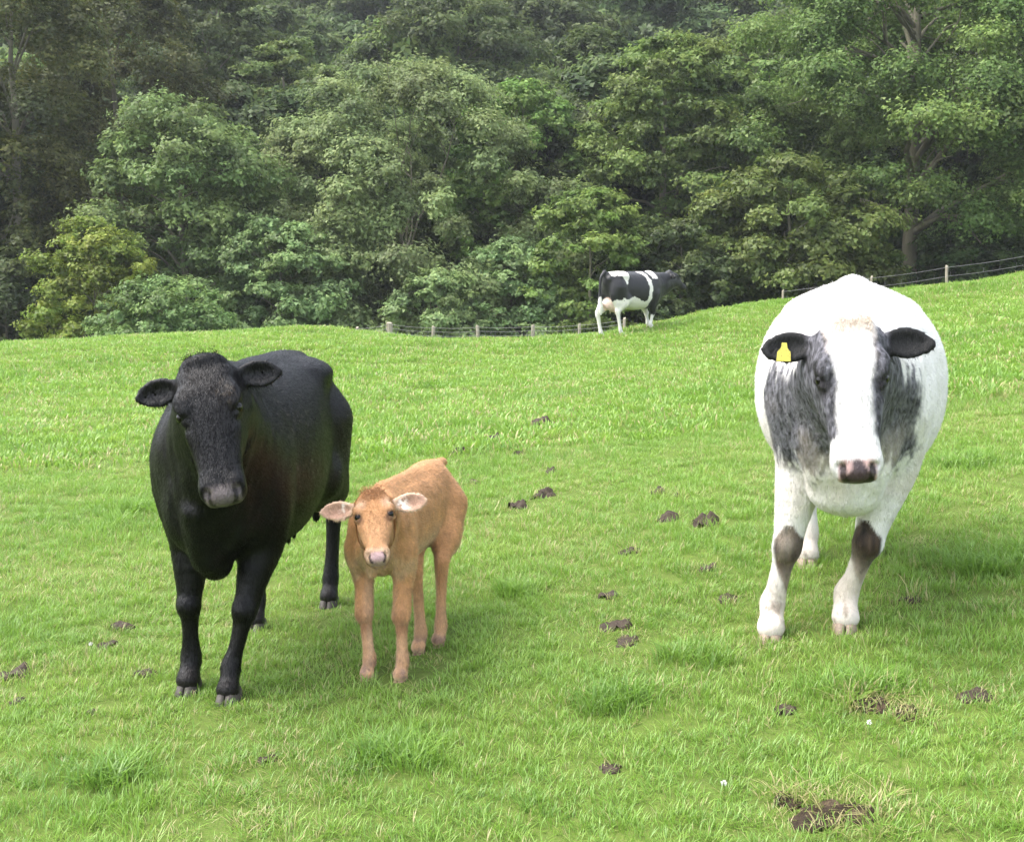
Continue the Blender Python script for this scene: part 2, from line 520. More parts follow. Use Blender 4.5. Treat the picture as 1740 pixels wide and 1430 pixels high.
class Field:
    def __init__(self, lo, hi, h):
        self.h = h
        self.ax = [np.arange(l, u + h, h, dtype=np.float32) for l, u in zip(lo, hi)]
        self.lo = np.array([a[0] for a in self.ax])
        self.D = np.ones([len(a) for a in self.ax], dtype=np.float32)

    def box(self, lo, hi):
        sl = []
        for i in range(3):
            a = self.ax[i]
            i0 = max(0, int((lo[i] - a[0]) / self.h) - 1)
            i1 = min(len(a), int((hi[i] - a[0]) / self.h) + 2)
            if i1 <= i0:
                return None
            sl.append(slice(i0, i1))
        return tuple(sl)

    def apply(self, lo, hi, fn, k, mode='add'):
        pad = k + 3 * self.h
        sl = self.box(np.asarray(lo) - pad, np.asarray(hi) + pad)
        if sl is None:
            return
        X = self.ax[0][sl[0]][:, None, None]
        Y = self.ax[1][sl[1]][None, :, None]
        Z = self.ax[2][sl[2]][None, None, :]
        d = fn(X, Y, Z).astype(np.float32)
        if mode == 'add':
            self.D[sl] = smin(self.D[sl], d, k)
        else:
            self.D[sl] = -smin(-self.D[sl], d, k)

    def cone(self, a, b, ra, rb, k=0.03, mode='add', flat=None):
        """round cone from a to b"""
        a, b = np.asarray(a, float), np.asarray(b, float)
        ab = b - a
        L2 = max(float(ab @ ab), 1e-9)
        r = max(ra, rb)
        def fn(X, Y, Z):
            px, py, pz = X - a[0], Y - a[1], Z - a[2]
            t = np.clip((px * ab[0] + py * ab[1] + pz * ab[2]) / L2, 0, 1)
            return np.sqrt((px - t * ab[0]) ** 2 + (py - t * ab[1]) ** 2 + (pz - t * ab[2]) ** 2) - (ra + (rb - ra) * t)
        self.apply(np.minimum(a, b) - r, np.maximum(a, b) + r, fn, k, mode)

    def chain(self, pts, k=0.03, fine=3):
        """a limb: round cones strung on a smooth curve, joined without swelling"""
        P = np.array([np.append(p, r) for p, r in pts], float)
        if len(P) > 2:
            t = np.arange(len(P))
            m = np.gradient(P, axis=0)
            s = np.linspace(0, len(P) - 1, (len(P) - 1) * fine + 1)
            i = np.clip(s.astype(int), 0, len(P) - 2)
            u = (s - i)[:, None]
            P = (2 * u**3 - 3 * u**2 + 1) * P[i] + (u**3 - 2 * u**2 + u) * m[i] + (-2 * u**3 + 3 * u**2) * P[i + 1] + (u**3 - u**2) * m[i + 1]
        r = P[:, 3].max()
        def fn(X, Y, Z):
            d = None
            for a, b in zip(P[:-1], P[1:]):
                ab = b[:3] - a[:3]
                L2 = max(float(ab @ ab), 1e-9)
                px, py, pz = X - a[0], Y - a[1], Z - a[2]
                u = np.clip((px * ab[0] + py * ab[1] + pz * ab[2]) / L2, 0, 1)
                e = np.sqrt((px - u * ab[0]) ** 2 + (py - u * ab[1]) ** 2 + (pz - u * ab[2]) ** 2) - (a[3] + (b[3] - a[3]) * u)
                d = e if d is None else np.minimum(d, e)
            return d
        self.apply(P[:, :3].min(0) - r, P[:, :3].max(0) + r, fn, k)

    def ell(self, c, r, R=None, k=0.03, mode='add'):
        """ellipsoid, R holds its axes as rows"""
        c = np.asarray(c, float)
        R = np.eye(3) if R is None else np.asarray(R, float)
        m = max(r)
        e = np.sqrt(((R * np.asarray(r)[:, None]) ** 2).sum(0))
        def fn(X, Y, Z):
            px, py, pz = X - c[0], Y - c[1], Z - c[2]
            q0 = 0
            q1 = 0
            for i in range(3):
                u = px * R[i, 0] + py * R[i, 1] + pz * R[i, 2]
                q0 = q0 + (u / r[i]) ** 2
                q1 = q1 + (u / r[i] ** 2) ** 2
            k0 = np.sqrt(q0)
            return k0 * (k0 - 1) / np.sqrt(q1 + 1e-6)
        self.apply(c - e, c + e, fn, k, mode)

    def loft(self, o, R, st, p=2.2, k=0.03):
        """swept section: st rows are (s, centre, half width, half height up, half height down, sideways shift); R rows are along, side, up"""
        st = np.array([list(r) + [0.0] * (6 - len(r)) for r in st], float)
        o = np.asarray(o, float)
        R = np.asarray(R, float)
        ss = np.linspace(st[0, 0], st[-1, 0], 160)
        tab = []
        for c in range(1, 6):
            m = np.gradient(st[:, c], st[:, 0])
            i = np.clip(np.searchsorted(st[:, 0], ss) - 1, 0, len(st) - 2)
            hh = st[i + 1, 0] - st[i, 0]
            t = (ss - st[i, 0]) / hh
            y0, y1, m0, m1 = st[i, c], st[i + 1, c], m[i] * hh, m[i + 1] * hh
            tab.append((2 * t**3 - 3 * t**2 + 1) * y0 + (t**3 - 2 * t**2 + t) * m0 + (-2 * t**3 + 3 * t**2) * y1 + (t**3 - t**2) * m1)
        tab = [np.maximum(a, 0.01) if i in (1, 2, 3) else a for i, a in enumerate(tab)]
        mw = max(tab[1].max(), tab[2].max(), tab[3].max()) + np.abs(tab[0]).max() + np.abs(tab[4]).max()
        ends = np.array([o + R[0] * st[0, 0], o + R[0] * st[-1, 0]])
        def fn(X, Y, Z):
            px, py, pz = X - o[0], Y - o[1], Z - o[2]
            s = px * R[0, 0] + py * R[0, 1] + pz * R[0, 2]
            y = px * R[1, 0] + py * R[1, 1] + pz * R[1, 2]
            z = px * R[2, 0] + py * R[2, 1] + pz * R[2, 2]
            sc = np.clip(s, st[0, 0], st[-1, 0])
            fi = (sc - st[0, 0]) / (st[-1, 0] - st[0, 0]) * 159
            i = np.clip(fi.astype(np.int32), 0, 158)
            f = fi - i
            zc, w, hu, hd, sh = [(a[i] * (1 - f) + a[i + 1] * f).astype(np.float32) for a in tab]
            z = z - zc
            y = y - sh
            h = np.where(z > 0, hu, hd)
            q = ((np.abs(y) / w) ** p + (np.abs(z) / h) ** p) ** (1 / p)
            g = np.sqrt((y / w ** 2) ** 2 + (z / h ** 2) ** 2) + 1e-5
            d = np.clip(q * (q - 1) / g, -0.3, 1)
            ds = np.abs(s - sc)
            return np.where(ds > 0, np.sqrt(np.maximum(d, 0) ** 2 + ds ** 2) + np.minimum(d, 0) * (ds <= 0), d)
        self.apply(ends.min(0) - mw, ends.max(0) + mw, fn, k)

    def mesh(self):
        D = self.D
        S = D < 0
        a = [slice(None, -1), slice(1, None)]
        cnt = np.zeros([n - 1 for n in D.shape], dtype=np.int8)
        for i in (0, 1):
            for j in (0, 1):
                for l in (0, 1):
                    cnt += S[a[i], a[j], a[l]]
        act = (cnt > 0) & (cnt < 8)
        I = np.stack(np.nonzero(act), 1)
        idx = np.full(act.shape, -1, dtype=np.int32)
        idx[act] = np.arange(len(I))
        corners = [(i, j, l) for i in (0, 1) for j in (0, 1) for l in (0, 1)]
        val = np.stack([D[I[:, 0] + i, I[:, 1] + j, I[:, 2] + l] for i, j, l in corners], 1)
        P = np.zeros((len(I), 3))
        N = np.zeros(len(I))
        for u in range(8):
            for v in range(u + 1, 8):
                cu, cv = np.array(corners[u]), np.array(corners[v])
                if np.abs(cu - cv).sum() != 1:
                    continue
                du, dv = val[:, u], val[:, v]
                x = (du < 0) != (dv < 0)
                t = np.where(x, du / np.where(x, du - dv, 1), 0)
                P += np.where(x[:, None], cu[None] + t[:, None] * (cv - cu)[None], 0)
                N += x
        V = (I + P / N[:, None]) * self.h + self.lo[None]
        F = []
        for ax in range(3):
            b, c = (ax + 1) % 3, (ax + 2) % 3
            s0 = [slice(None)] * 3
            s1 = [slice(None)] * 3
            s0[ax], s1[ax] = slice(None, -1), slice(1, None)
            A, B = S[tuple(s0)], S[tuple(s1)]
            for inside_first in (True, False):
                m = (A & ~B) if inside_first else (~A & B)
                E = np.stack(np.nonzero(m), 1)
                ok = (E[:, b] > 0) & (E[:, c] > 0) & (E[:, b] < D.shape[b] - 1) & (E[:, c] < D.shape[c] - 1)
                E = E[ok]
                q = []
                for db, dc in ((0, 0), (-1, 0), (-1, -1), (0, -1)):
                    G = E.copy()
                    G[:, b] += db
                    G[:, c] += dc
                    q.append(idx[G[:, 0], G[:, 1], G[:, 2]])
                q = np.stack(q, 1)
                F.append(q if inside_first else q[:, ::-1])
        F = np.concatenate(F)
        # keep the largest connected skin only
        return V, F[:, ::-1] if False else F

def vert_normals(V, F):
    n = np.cross(V[F[:, 2]] - V[F[:, 0]], V[F[:, 3]] - V[F[:, 1]])
    N = np.zeros_like(V)
    for i in range(4):
        for c in range(3):
            N[:, c] += np.bincount(F[:, i], n[:, c], len(V))
    return N / (np.linalg.norm(N, axis=1, keepdims=True) + 1e-12)

def mix3(a, b, t):
    return a * (1 - t[:, None]) + np.asarray(b)[None] * t[:, None]

def sstep(a, b, x):
    t = np.clip((x - a) / (b - a), 0, 1)
    return t * t * (3 - 2 * t)

ADULT_TORSO = [(-.80, 1.14, .06, .08, .10), (-.74, 1.09, .15, .17, .22), (-.62, 1.02, .23, .275, .34), (-.45, .98, .265, .335, .40), (-.20, .93, .315, .375, .41),
               (.05, .90, .345, .40, .40), (.30, .89, .32, .415, .37), (.48, .92, .275, .395, .37), (.62, .95, .225, .32, .37), (.74, .95, .15, .21, .30), (.80, .93, .06, .1, .15)]
HEAD_ST = [(-.025, -.02, .05, .03, .05), (.02, -.01, .102, .065, .11), (.10, 0, .110, .085, .15), (.19, 0, .110, .088, .155), (.27, 0, .098, .079, .135),
           (.35, 0, .084, .066, .11), (.42, 0, .080, .058, .09), (.47, 0, .084, .056, .082), (.515, -.002, .080, .048, .070), (.545, -.004, .058, .030, .042)]

def cow_skin(c):
    """c: dict of the animal's measurements; every point in the animal's own frame (x ahead, y left, z up)"""
    S = c['S']
    f = Field(c['lo'], c['hi'], c['voxel'])
    W = c.get('W', 1.0)
    X0 = np.eye(3)
    st = [(s * c['L'], z, w * W, hu, hd) for s, z, w, hu, hd in c['torso']]
    st = [tuple(S * v for v in r) for r in st]
    f.loft((0, 0, 0), X0, st, p=2.25, k=0.02)
    def q(x, y, z):
        return np.array([x * c['L'], y * W, z]) * S
    dz = c.get('dz', 0.0)
    for s in (1, -1):
        if c.get('hooks', True):
            f.ell(q(-.42, s * c.get('hook_y', .185), c.get('hook_z', 1.225) + dz), (.12 * S, .07 * S, .045 * S), k=.10 * S)
            f.ell(q(-.74, s * .10, 1.16 + dz), (.05 * S, .045 * S, .05 * S), k=.05 * S)
        m = c.get('muscle', 1.0)
        f.ell(q(-.55, s * .165, .86 + dz), (.20 * S * m, .105 * S * m, .28 * S), k=.08 * S)
        f.ell(q(.47, s * (c.get('shy', .185) + .01), .90 + dz), (.15 * S, .085 * S * m, .27 * S), k=.06 * S)
    f.cone(q(-.76, 0, 1.265 + dz), q(.42, 0, 1.27 + dz), .035 * S, .04 * S, k=.07 * S)
    if 'belly' in c:
        f.ell(*c['belly'], k=.08 * S)
    # legs
    lr = c.get('leg_r', 1.0)
    for key, s in (('fl', 1), ('fr', -1)):
        foot = np.array(c[key])
        sh = q(c.get('shx', .48), s * c.get('shy', .185), .84 + dz)
        el = q(c.get('elx', .44), s * (c.get('shy', .185) - .005), c.get('elz', .64))
        fet = foot + np.array([-.035, 0, .115]) * S
        kn = el * .5 + fet * .5 + np.array([.03, 0, .0]) * S
        kn[2] = fet[2] + (el[2] - fet[2]) * c.get('knf', .52)
        pst = foot + np.array([.012, 0, .045]) * S
        d = (fet - kn)
        am, kn_ = c.get('arm', 1), c.get('knee', 1)
        f.chain([(sh, .125 * S * am), (el, .100 * S * am), (el * .55 + kn * .45, .076 * S * am), (kn * .84 + el * .16, .057 * S * lr * kn_), (kn + np.array([.008, 0, .0]) * S, .057 * S * lr * kn_), (kn + d * .14, .047 * S * lr),
                 (kn + d * .35, .037 * S * lr), (kn + d * .70, .036 * S * lr), (fet + np.array([0, 0, .012]) * S, .046 * S * lr), (fet * .5 + pst * .5, .042 * S * lr), (pst, .052 * S * lr)], k=.05 * S)
        f.cone(fet + np.array([-.03, .02, -.02]) * S, fet + np.array([-.03, -.02, -.02]) * S, .015 * S, .015 * S, k=.015 * S)
        c[key + '_pts'] = dict(kn=kn, fet=fet, el=el)
    for key, s in (('hl', 1), ('hr', -1)):
        foot = np.array(c[key])
        hip = q(-.52, s * .16, .98 + dz)
        stf = q(-.36, s * .20, c.get('stz', .74))
        fet = foot + np.array([-.04, 0, .12]) * S
        hock = np.array([foot[0] - c.get('hkx', .10) * S, foot[1] * .8 + stf[1] * .2, foot[2] + c.get('hkz', .50) * S])
        pst = foot + np.array([0, 0, .05]) * S
        th = c.get('thigh', 1)
        d = fet - hock
        f.chain([(hip, .17 * S * th), (stf * .7 + hock * .3, .12 * S * th)], k=.06 * S)
        f.chain([(hip * .35 + hock * .65 + np.array([-.02, 0, 0]) * S, .072 * S * lr), (hock + np.array([-.03, 0, .05]) * S, .026 * S * lr)], k=.05 * S)
        f.chain([(stf, .125 * S * th), (stf * .55 + hock * .45, .092 * S * th), (hock * .82 + stf * .18, .060 * S * lr), (hock, .053 * S * lr), (hock + d * .18, .045 * S * lr),
                 (hock + d * .42, .038 * S * lr), (hock + d * .75, .037 * S * lr), (fet + np.array([0, 0, .012]) * S, .046 * S * lr), (fet * .5 + pst * .5, .042 * S * lr), (pst + np.array([.01, 0, -.005]) * S, .052 * S * lr)], k=.05 * S)
        f.cone(hock + np.array([-.038, 0, .045]) * S, hock + np.array([-.012, 0, -.05]) * S, .020 * S, .022 * S, k=.025 * S)
        c[key + '_pts'] = dict(kn=hock, fet=fet, el=stf)
    # head frame
    poll, muz = np.array(c['poll']), np.array(c['muzzle'])
    hs = c['HS']
    a = unit(muz - poll)
    side = np.array(c.get('side', (0, 1, 0)), float)
    l = unit(side - a * (side @ a))
    n = np.cross(a, l)
    if n @ np.array(c.get('face', (1, 0, .3))) < 0:
        n = -n
    R = np.array([a, l, n])
    c['R'] = R
    def hp(s, y, z):
        return poll + (a * s + l * y + n * z) * hs
    c['hp'] = hp
    # neck
    nb = c['neck_base']
    for (p0, r0, p1, r1) in c['neck']:
        f.cone(np.array(p0), hp(*p1), r0 * S, r1 * hs, k=.07 * S)
    for (p0, r0, p1, r1) in c.get('folds', []):
        f.cone(np.array(p0), np.array(p1), r0, r1, k=.035 * S)
    hw = c.get('head_w', 1.0)
    f.loft(poll, R, [(s * hs, z * hs, w * hs * hw, u * hs, d_ * hs) for s, z, w, u, d_ in c.get('head', HEAD_ST)], p=2.5, k=.035 * hs)
    for s in (1, -1):
        f.ell(hp(.160, s * .090 * hw, .050), (.055 * hs, .034 * hs, .038 * hs), R, k=.03 * hs)          # brow
        f.cone(hp(.145, s * .112 * hw, .05), hp(.195, s * .098 * hw, .072), .013 * hs, .012 * hs, k=.014 * hs)   # upper lid
        f.cone(hp(.20, s * .118 * hw, .015), hp(.235, s * .095 * hw, .055), .010 * hs, .009 * hs, k=.014 * hs)   # lower lid
        f.ell(hp(.25, s * .07 * hw, -.055), (.10 * hs, .035 * hs, .075 * hs), R, k=.03 * hs)           # cheek
        f.cone(hp(.28, s * .075 * hw, .025), hp(.38, s * .06 * hw, .0), .018 * hs, .014 * hs, k=.03 * hs)
        f.ell(hp(.485, s * .044, .022), (.037 * hs, .034 * hs, .034 * hs), R, k=.02 * hs)               # nostril wing
        ey, ez = c.get('eye', (.0985, .038))
        f.ell(hp(.205, s * (ey + .0235) * hw, ez + .010), (.020 * hs, .018 * hs, .014 * hs), R, k=.006 * hs, mode='cut')
        f.cone(hp(.512, s * .048, .046), hp(.548, s * .036, .012), .0145 * hs, .010 * hs, k=.006 * hs, mode='cut')
        f.cone(hp(.505, s * .060, .040), hp(.528, s * .054, .034), .012 * hs, .011 * hs, k=.008 * hs, mode='cut')
    f.ell(hp(.525, 0, .012), (.032 * hs, .058 * hs, .038 * hs), R, k=.02 * hs)
    f.ell(hp(.505, 0, -.052), (.034 * hs, .05 * hs, .022 * hs), R, k=.012 * hs)                          # lower lip
    for s in (1, -1):
        f.cone(hp(.556, 0, -.033), hp(.515, s * .06, -.036), .0045 * hs, .0045 * hs, k=.006 * hs, mode='cut')
        f.cone(hp(.515, s * .06, -.036), hp(.43, s * .078, -.035), .0045 * hs, .003 * hs, k=.006 * hs, mode='cut')
    if c.get('poll_tuft', True):
        f.ell(hp(-.004, 0, .015), (.034 * hs, .082 * hs, .06 * hs), R, k=.04 * hs)
    # ears
    c['ear_frames'] = {}
    for s, key in ((1, 'ear_l'), (-1, 'ear_r')):
        e = c[key]
        root = hp(.045, s * .085 * hw, -.035)
        d = unit(a * e['dir'][0] + l * s * e['dir'][1] + n * e['dir'][2])
        op = np.array(e['open'], float)
        op = unit(a * op[0] + l * s * op[1] + n * op[2])
        op = unit(op - d * (op @ d))
        wd = np.cross(d, op)
        es = hs * e.get('size', 1.0)
        ctr = root + d * .150 * es
        E = np.array([d, wd, op])
        wr = e.get('wide', 1.0)
        f.cone(root - d * .01 * es, root + d * .05 * es, .034 * es, .026 * es, k=.03 * es)
        f.loft(root, E, [(.0, 0, .030 * es, .026 * es, .026 * es), (.05 * es, 0, .042 * wr * es, .018 * es, .024 * es), (.10 * es, 0, .062 * wr * es, .013 * es, .024 * es),
                         (.155 * es, 0, .066 * wr * es, .011 * es, .022 * es), (.205 * es, 0, .050 * wr * es, .010 * es, .018 * es), (.24 * es, 0, .026 * wr * es, .009 * es, .011 * es), (.256 * es, 0, .008 * es, .005 * es, .005 * es)], p=2.0, k=.012 * es)
        f.ell(ctr + op * .022 * es - d * .004 * es, (.098 * es, .050 * wr * es, .030 * es), E, k=.008 * es, mode='cut')
        c['ear_frames'][key] = (ctr, E, es)
    # tail, udder and so on
    if 'tail' in c:
        f.chain([(np.array(p), r) for p, r in c['tail']], k=.025 * S)
    for e in c.get('extra', []):
        if e[0] == 'ell':
            f.ell(e[1], e[2], k=e[3])
        else:
            f.cone(e[1], e[2], e[3], e[4], k=e[5])
    V, F = f.mesh()
    # drop stray islands: keep faces reachable from the largest component (label propagation on vertices)
    lab = np.arange(len(V))
    for _ in range(400):
        m = lab[F].min(1)
        new = lab.copy()
        for i in range(4):
            np.minimum.at(new, F[:, i], m)
        new = new[new]
        if (new == lab).all():
            break
        lab = new
    best = np.bincount(lab[F[:, 0]]).argmax()
    F = F[lab[F[:, 0]] == best]
    used = np.unique(F)
    remap = np.full(len(V), -1)
    remap[used] = np.arange(len(used))
    V, F = V[used], remap[F]
    # gentle relaxation
    for _ in range(2):
        acc = np.zeros_like(V)
        cn = np.zeros(len(V))
        for i in range(4):
            j = (i + 1) % 4
            for (p, r) in ((F[:, i], F[:, j]), (F[:, j], F[:, i])):
                for ch in range(3):
                    acc[:, ch] += np.bincount(p, V[r, ch], len(V))
                cn += np.bincount(p, minlength=len(V))
        V = V * .6 + .4 * acc / cn[:, None]
    return V, F

def head_uv(c, V):
    d = (V - np.array(c['poll'])[None]) / c['HS']
    R = c['R']
    return d @ R[0], d @ R[1], d @ R[2]

# --- materials of hide
def hide_material(name, rough, spec, sheen, streak=0.35, bump=0.35, sheen_tint=(1, 1, 1)):
    t = NT(name)
    at_ = t.attr('coat')
    co = t.coord('Object', (60, 60, 16))
    n1 = t.noise(1.0, 4, co, .65)
    co2 = t.coord('Object', (220, 220, 60))
    n2 = t.noise(1.0, 2, co2, .6)
    k = t.math('MULTIPLY_ADD', n1, streak, 1 - streak * .5)
    k2 = t.math('MULTIPLY_ADD', n2, streak * .8, 1 - streak * .4)
    col = t.mix(1.0, at_.outputs['Color'], t.math('MULTIPLY', k, k2), 'MULTIPLY')
    hgt = t.math('ADD', t.math('MULTIPLY', n1, 0.6), t.math('MULTIPLY', n2, 0.5))
    skin = t.attr('skin')                      # 1 where bare moist skin (muzzle), 0 on hair
    r = t.math('MULTIPLY_ADD', skin.outputs['Fac'], 0.32 - rough, rough)
    p = t.principled(col, r, spec, t.bump(hgt, bump, .012))
    p.inputs['Sheen Weight'].default_value = sheen
    p.inputs['Sheen Roughness'].default_value = 0.45
    p.inputs['Sheen Tint'].default_value = (*sheen_tint, 1)
    return t.m

def hoof_mesh(s, mat, seed=0):
    """a cloven hoof: two claws, toe towards +x, ground at z=0"""
    Vs, Fs = [], []
    off = 0
    for sd_ in (1, -1):
        prof = [(-.052, .0), (-.048, .4), (-.02, 1.0), (.02, 1.0), (.055, .75), (.074, .30)]
        rings = []
        for zz, sc, fw in ((-.035, 1.08, .010), (0.0, 1.08, .010), (.022, 1.0, .002), (.048, .90, -.012), (.064, .74, -.02)):
            ring = []
            for x, w in prof:
                ring.append((x * sc + fw, sd_ * (.0035 + .0), zz * (1 - .25 * max(0, -x / .05)) if zz > 0 else zz))
            for x, w in prof[::-1]:
                ring.append((x * sc + fw, sd_ * (.0035 + (.010 + .034 * w) * sc), zz * (1 - .25 * max(0, -x / .05)) if zz > 0 else zz))
            rings.append(ring)
        n = len(rings[0])
        for r in rings:
            Vs += r
        for i in range(len(rings) - 1):
            for j in range(n):
                q = [off + i * n + j, off + i * n + (j + 1) % n, off + (i + 1) * n + (j + 1) % n, off + (i + 1) * n + j]
                Fs.append(q if sd_ < 0 else q[::-1])
        top = [off + (len(rings) - 1) * n + j for j in range(n)]
        for j in range(1, n // 2):
            q = [top[j - 1], top[j], top[n - 1 - j], top[n - j]]
            Fs.append(q if sd_ < 0 else q[::-1])
        off += n * len(rings)
    V = np.array(Vs) * s
    return mesh_np('hoof', V, np.array(Fs), mat, smooth=True)

def eye_mesh(r, mat):
    V, F = [], []
    nu, nv = 20, 14
    for i in range(nv + 1):
        t = math.pi * i / nv
        for j in range(nu):
            p = 2 * math.pi * j / nu
            V.append((r * math.sin(t) * math.cos(p), r * math.sin(t) * math.sin(p), r * math.cos(t)))
    for i in range(nv):
        for j in range(nu):
            F.append((i * nu + j, (i + 1) * nu + j, (i + 1) * nu + (j + 1) % nu, i * nu + (j + 1) % nu))
    return mesh_np('eyeball', np.array(V), np.array(F), mat, smooth=True)

def fur_mesh(name, V, F, N, coat, flow, count, length, width, mat, mask=None, lift=.22, wild=.25, seed=0, jitter=.12, glint=.28):
    g = np.random.default_rng(seed)
    A = np.linalg.norm(np.cross(V[F[:, 2]] - V[F[:, 0]], V[F[:, 3]] - V[F[:, 1]]), axis=1)
    if mask is not None:
        A = A * mask[F].mean(1)
    fi = g.choice(len(F), count, p=A / A.sum())
    u, v = g.random(count)[:, None], g.random(count)[:, None]
    def lerp(Q):
        q = Q[F[fi]]
        return (q[:, 0] * (1 - u) + q[:, 1] * u) * (1 - v) + (q[:, 3] * (1 - u) + q[:, 2] * u) * v
    P, n, col = lerp(V), lerp(N), lerp(coat)
    fl = lerp(flow)
    fl = fl - n * (fl * n).sum(1, keepdims=True)
    fl /= np.linalg.norm(fl, axis=1, keepdims=True) + 1e-9
    rd = g.normal(size=(count, 3))
    d = fl + n * lift + rd * wild
    d /= np.linalg.norm(d, axis=1, keepdims=True)
    sd_ = np.cross(d, n)
    sd_ /= np.linalg.norm(sd_, axis=1, keepdims=True) + 1e-9
    L = (length if np.isscalar(length) else lerp(length[:, None])) * (0.6 + .8 * g.random((count, 1)))
    w = width * .5
    T = np.stack([P - sd_ * w - n * .001, P + sd_ * w - n * .001, P + d * L], 1).reshape(-1, 3)
    col = col * (1 + jitter * g.normal(size=(count, 1)))
    C = np.repeat(np.clip(col, 0, 1), 3, 0)
    Fm = np.arange(count * 3).reshape(-1, 3)
    me = mesh_np(name, T, Fm, mat, smooth=True, attrs={'coat': C, 'skin': np.zeros(len(C))})
    nn = n + glint * g.normal(size=n.shape)
    nn /= np.linalg.norm(nn, axis=1, keepdims=True)
    me.normals_split_custom_set_from_vertices(np.repeat(nn, 3, 0).astype(np.float32))
    return me

def to_local(root_xy, heading, z0):
    ch, sh = math.cos(heading), math.sin(heading)
    def fn(p):
        d = np.asarray(p, float) - np.array([root_xy[0], root_xy[1], z0])
        return np.array([d[0] * ch + d[1] * sh, -d[0] * sh + d[1] * ch, d[2]])
    return fn

eye_t = NT('moist_eye')
eye_t.principled((.004, .003, .0025), .14, .28)
M_EYE = eye_t.m
def horn_material(name, col, col2):
    t = NT(name)
    n = t.noise(40, 4, t.coord('Object', (1, 1, 3)))
    t.principled(t.mix(n, col, col2), .6, .3, t.bump(n, .4, .004))
    return t.m
# ------------------------------------------------------------------ woodland
def leaf_material(name, col, warm, trans=.44):
    t = NT(name)
    tone = t.attr('tone').outputs['Fac']
    warmth = t.attr('warmth').outputs['Fac']
    oi = t.n('ShaderNodeObjectInfo')
    base = t.mix(warmth, col, warm)
    k = t.math('MULTIPLY_ADD', tone, .9, .55)
    colr = t.mix(1.0, base, k, 'MULTIPLY')
    hsv = t.n('ShaderNodeHueSaturation')
    t.l(t.math('MULTIPLY_ADD', oi.outputs['Random'], .03, .485), hsv.inputs['Hue'])
    t.l(t.math('MULTIPLY_ADD', oi.outputs['Random'], .3, .85), hsv.inputs['Value'])
    t.l(colr, hsv.inputs['Color'])
    df = t.n('ShaderNodeBsdfDiffuse')
    tr = t.n('ShaderNodeBsdfTranslucent')
    gl = t.n('ShaderNodeBsdfGlossy')
    gl.inputs['Roughness'].default_value = .45
    t.l(hsv.outputs[0], df.inputs['Color'])
    t.l(hsv.outputs[0], tr.inputs['Color'])
    m1, m2 = t.n('ShaderNodeMixShader'), t.n('ShaderNodeMixShader')
    m1.inputs[0].default_value = trans
    m2.inputs[0].default_value = .02
    t.l(df.outputs[0], m1.inputs[1])
    t.l(tr.outputs[0], m1.inputs[2])
    t.l(m1.outputs[0], m2.inputs[1])
    t.l(gl.outputs[0], m2.inputs[2])
    t.l(m2.outputs[0], t.out.inputs['Surface'])
    return t.m

LEAF = dict(slope=leaf_material('hillside_leaf', (.088, .140, .048), (.125, .165, .052)),
            olive=leaf_material('sycamore_leaf', (0.112, 0.18, 0.044), (0.168, 0.215, 0.054)),
            greygreen=leaf_material('willow_leaf', (0.185, 0.268, 0.105), (0.245, 0.305, 0.112)),
            bright=leaf_material('ash_leaf', (0.15, 0.27, 0.06), (0.215, 0.3, 0.072)),
            yellow=leaf_material('hazel_leaf', (0.15, 0.205, 0.034), (0.225, 0.238, 0.042)),
            blue=leaf_material('elder_leaf', (0.145, 0.24, 0.078), (0.19, 0.262, 0.08)),
            dark=leaf_material('dark_leaf', (0.06, 0.098, 0.03), (0.088, 0.116, 0.032)),  # dark green leaf colour, used on oaks, some shrubs and slope trees
            larch=leaf_material('larch_needle', (0.078, 0.104, 0.028), (0.125, 0.13, 0.03)))
t = NT('bark')
n1 = t.noise(3.0, 5, t.coord('Object', (1, 1, .25)), .7)
n2 = t.noise(1.1, 3, t.coord('Object'))
t.principled(t.mix(n2, t.ramp(n1, [(.3, (.11, .095, .07)), (.7, (.30, .265, .20))]), (.10, .105, .06)), .9, .1, t.bump(n1, .8, .05))
M_BARK = t.m

def tubes(name, paths, mat, n=7):
    V, F = [], []
    for pts, rad in paths:
        pts = [np.asarray(p, float) for p in pts]
        b0 = len(V)
        for i, (p, r) in enumerate(zip(pts, rad)):
            d = unit(pts[min(i + 1, len(pts) - 1)] - pts[max(i - 1, 0)])
            u = unit(np.cross(d, [.31, .94, .12]))
            v = np.cross(d, u)
            for k in range(n):
                a = 2 * math.pi * k / n
                V.append(p + (u * math.cos(a) + v * math.sin(a)) * r)
        for i in range(len(pts) - 1):
            for k in range(n):
                F.append((b0 + i * n + k, b0 + i * n + (k + 1) % n, b0 + (i + 1) * n + (k + 1) % n, b0 + (i + 1) * n + k))
    return mesh_np(name, np.array(V), np.array(F), mat, True)

def bent(a, b, g, steps=6, sag=.12, wob=.06):
    a, b = np.asarray(a, float), np.asarray(b, float)
    L = np.linalg.norm(b - a)
    out = []
    off = g.normal(size=3) * wob * L
    for i in range(steps + 1):
        s = i / steps
        p = a + (b - a) * s + off * math.sin(math.pi * s) + g.normal(size=3) * wob * .25 * L * (0 < s < 1)
        p[2] += sag * L * math.sin(math.pi * s)
        out.append(p)
    return out

def profile(style, t):
    if style == 'cone':
        return np.clip(1.05 - t, .08, 1) ** .8
    if style == 'spread':
        return np.sqrt(np.clip(1 - np.abs(2 * t - .85) ** 2.4 / 1.45, .05, 1))
    if style == 'bush':
        return np.sqrt(np.clip(1 - np.clip(t, 0, 1) ** 2.2, .03, 1))
    return np.sqrt(np.clip(1 - (np.abs(2 * t - .80) / 1.22) ** 2.2, .04, 1))

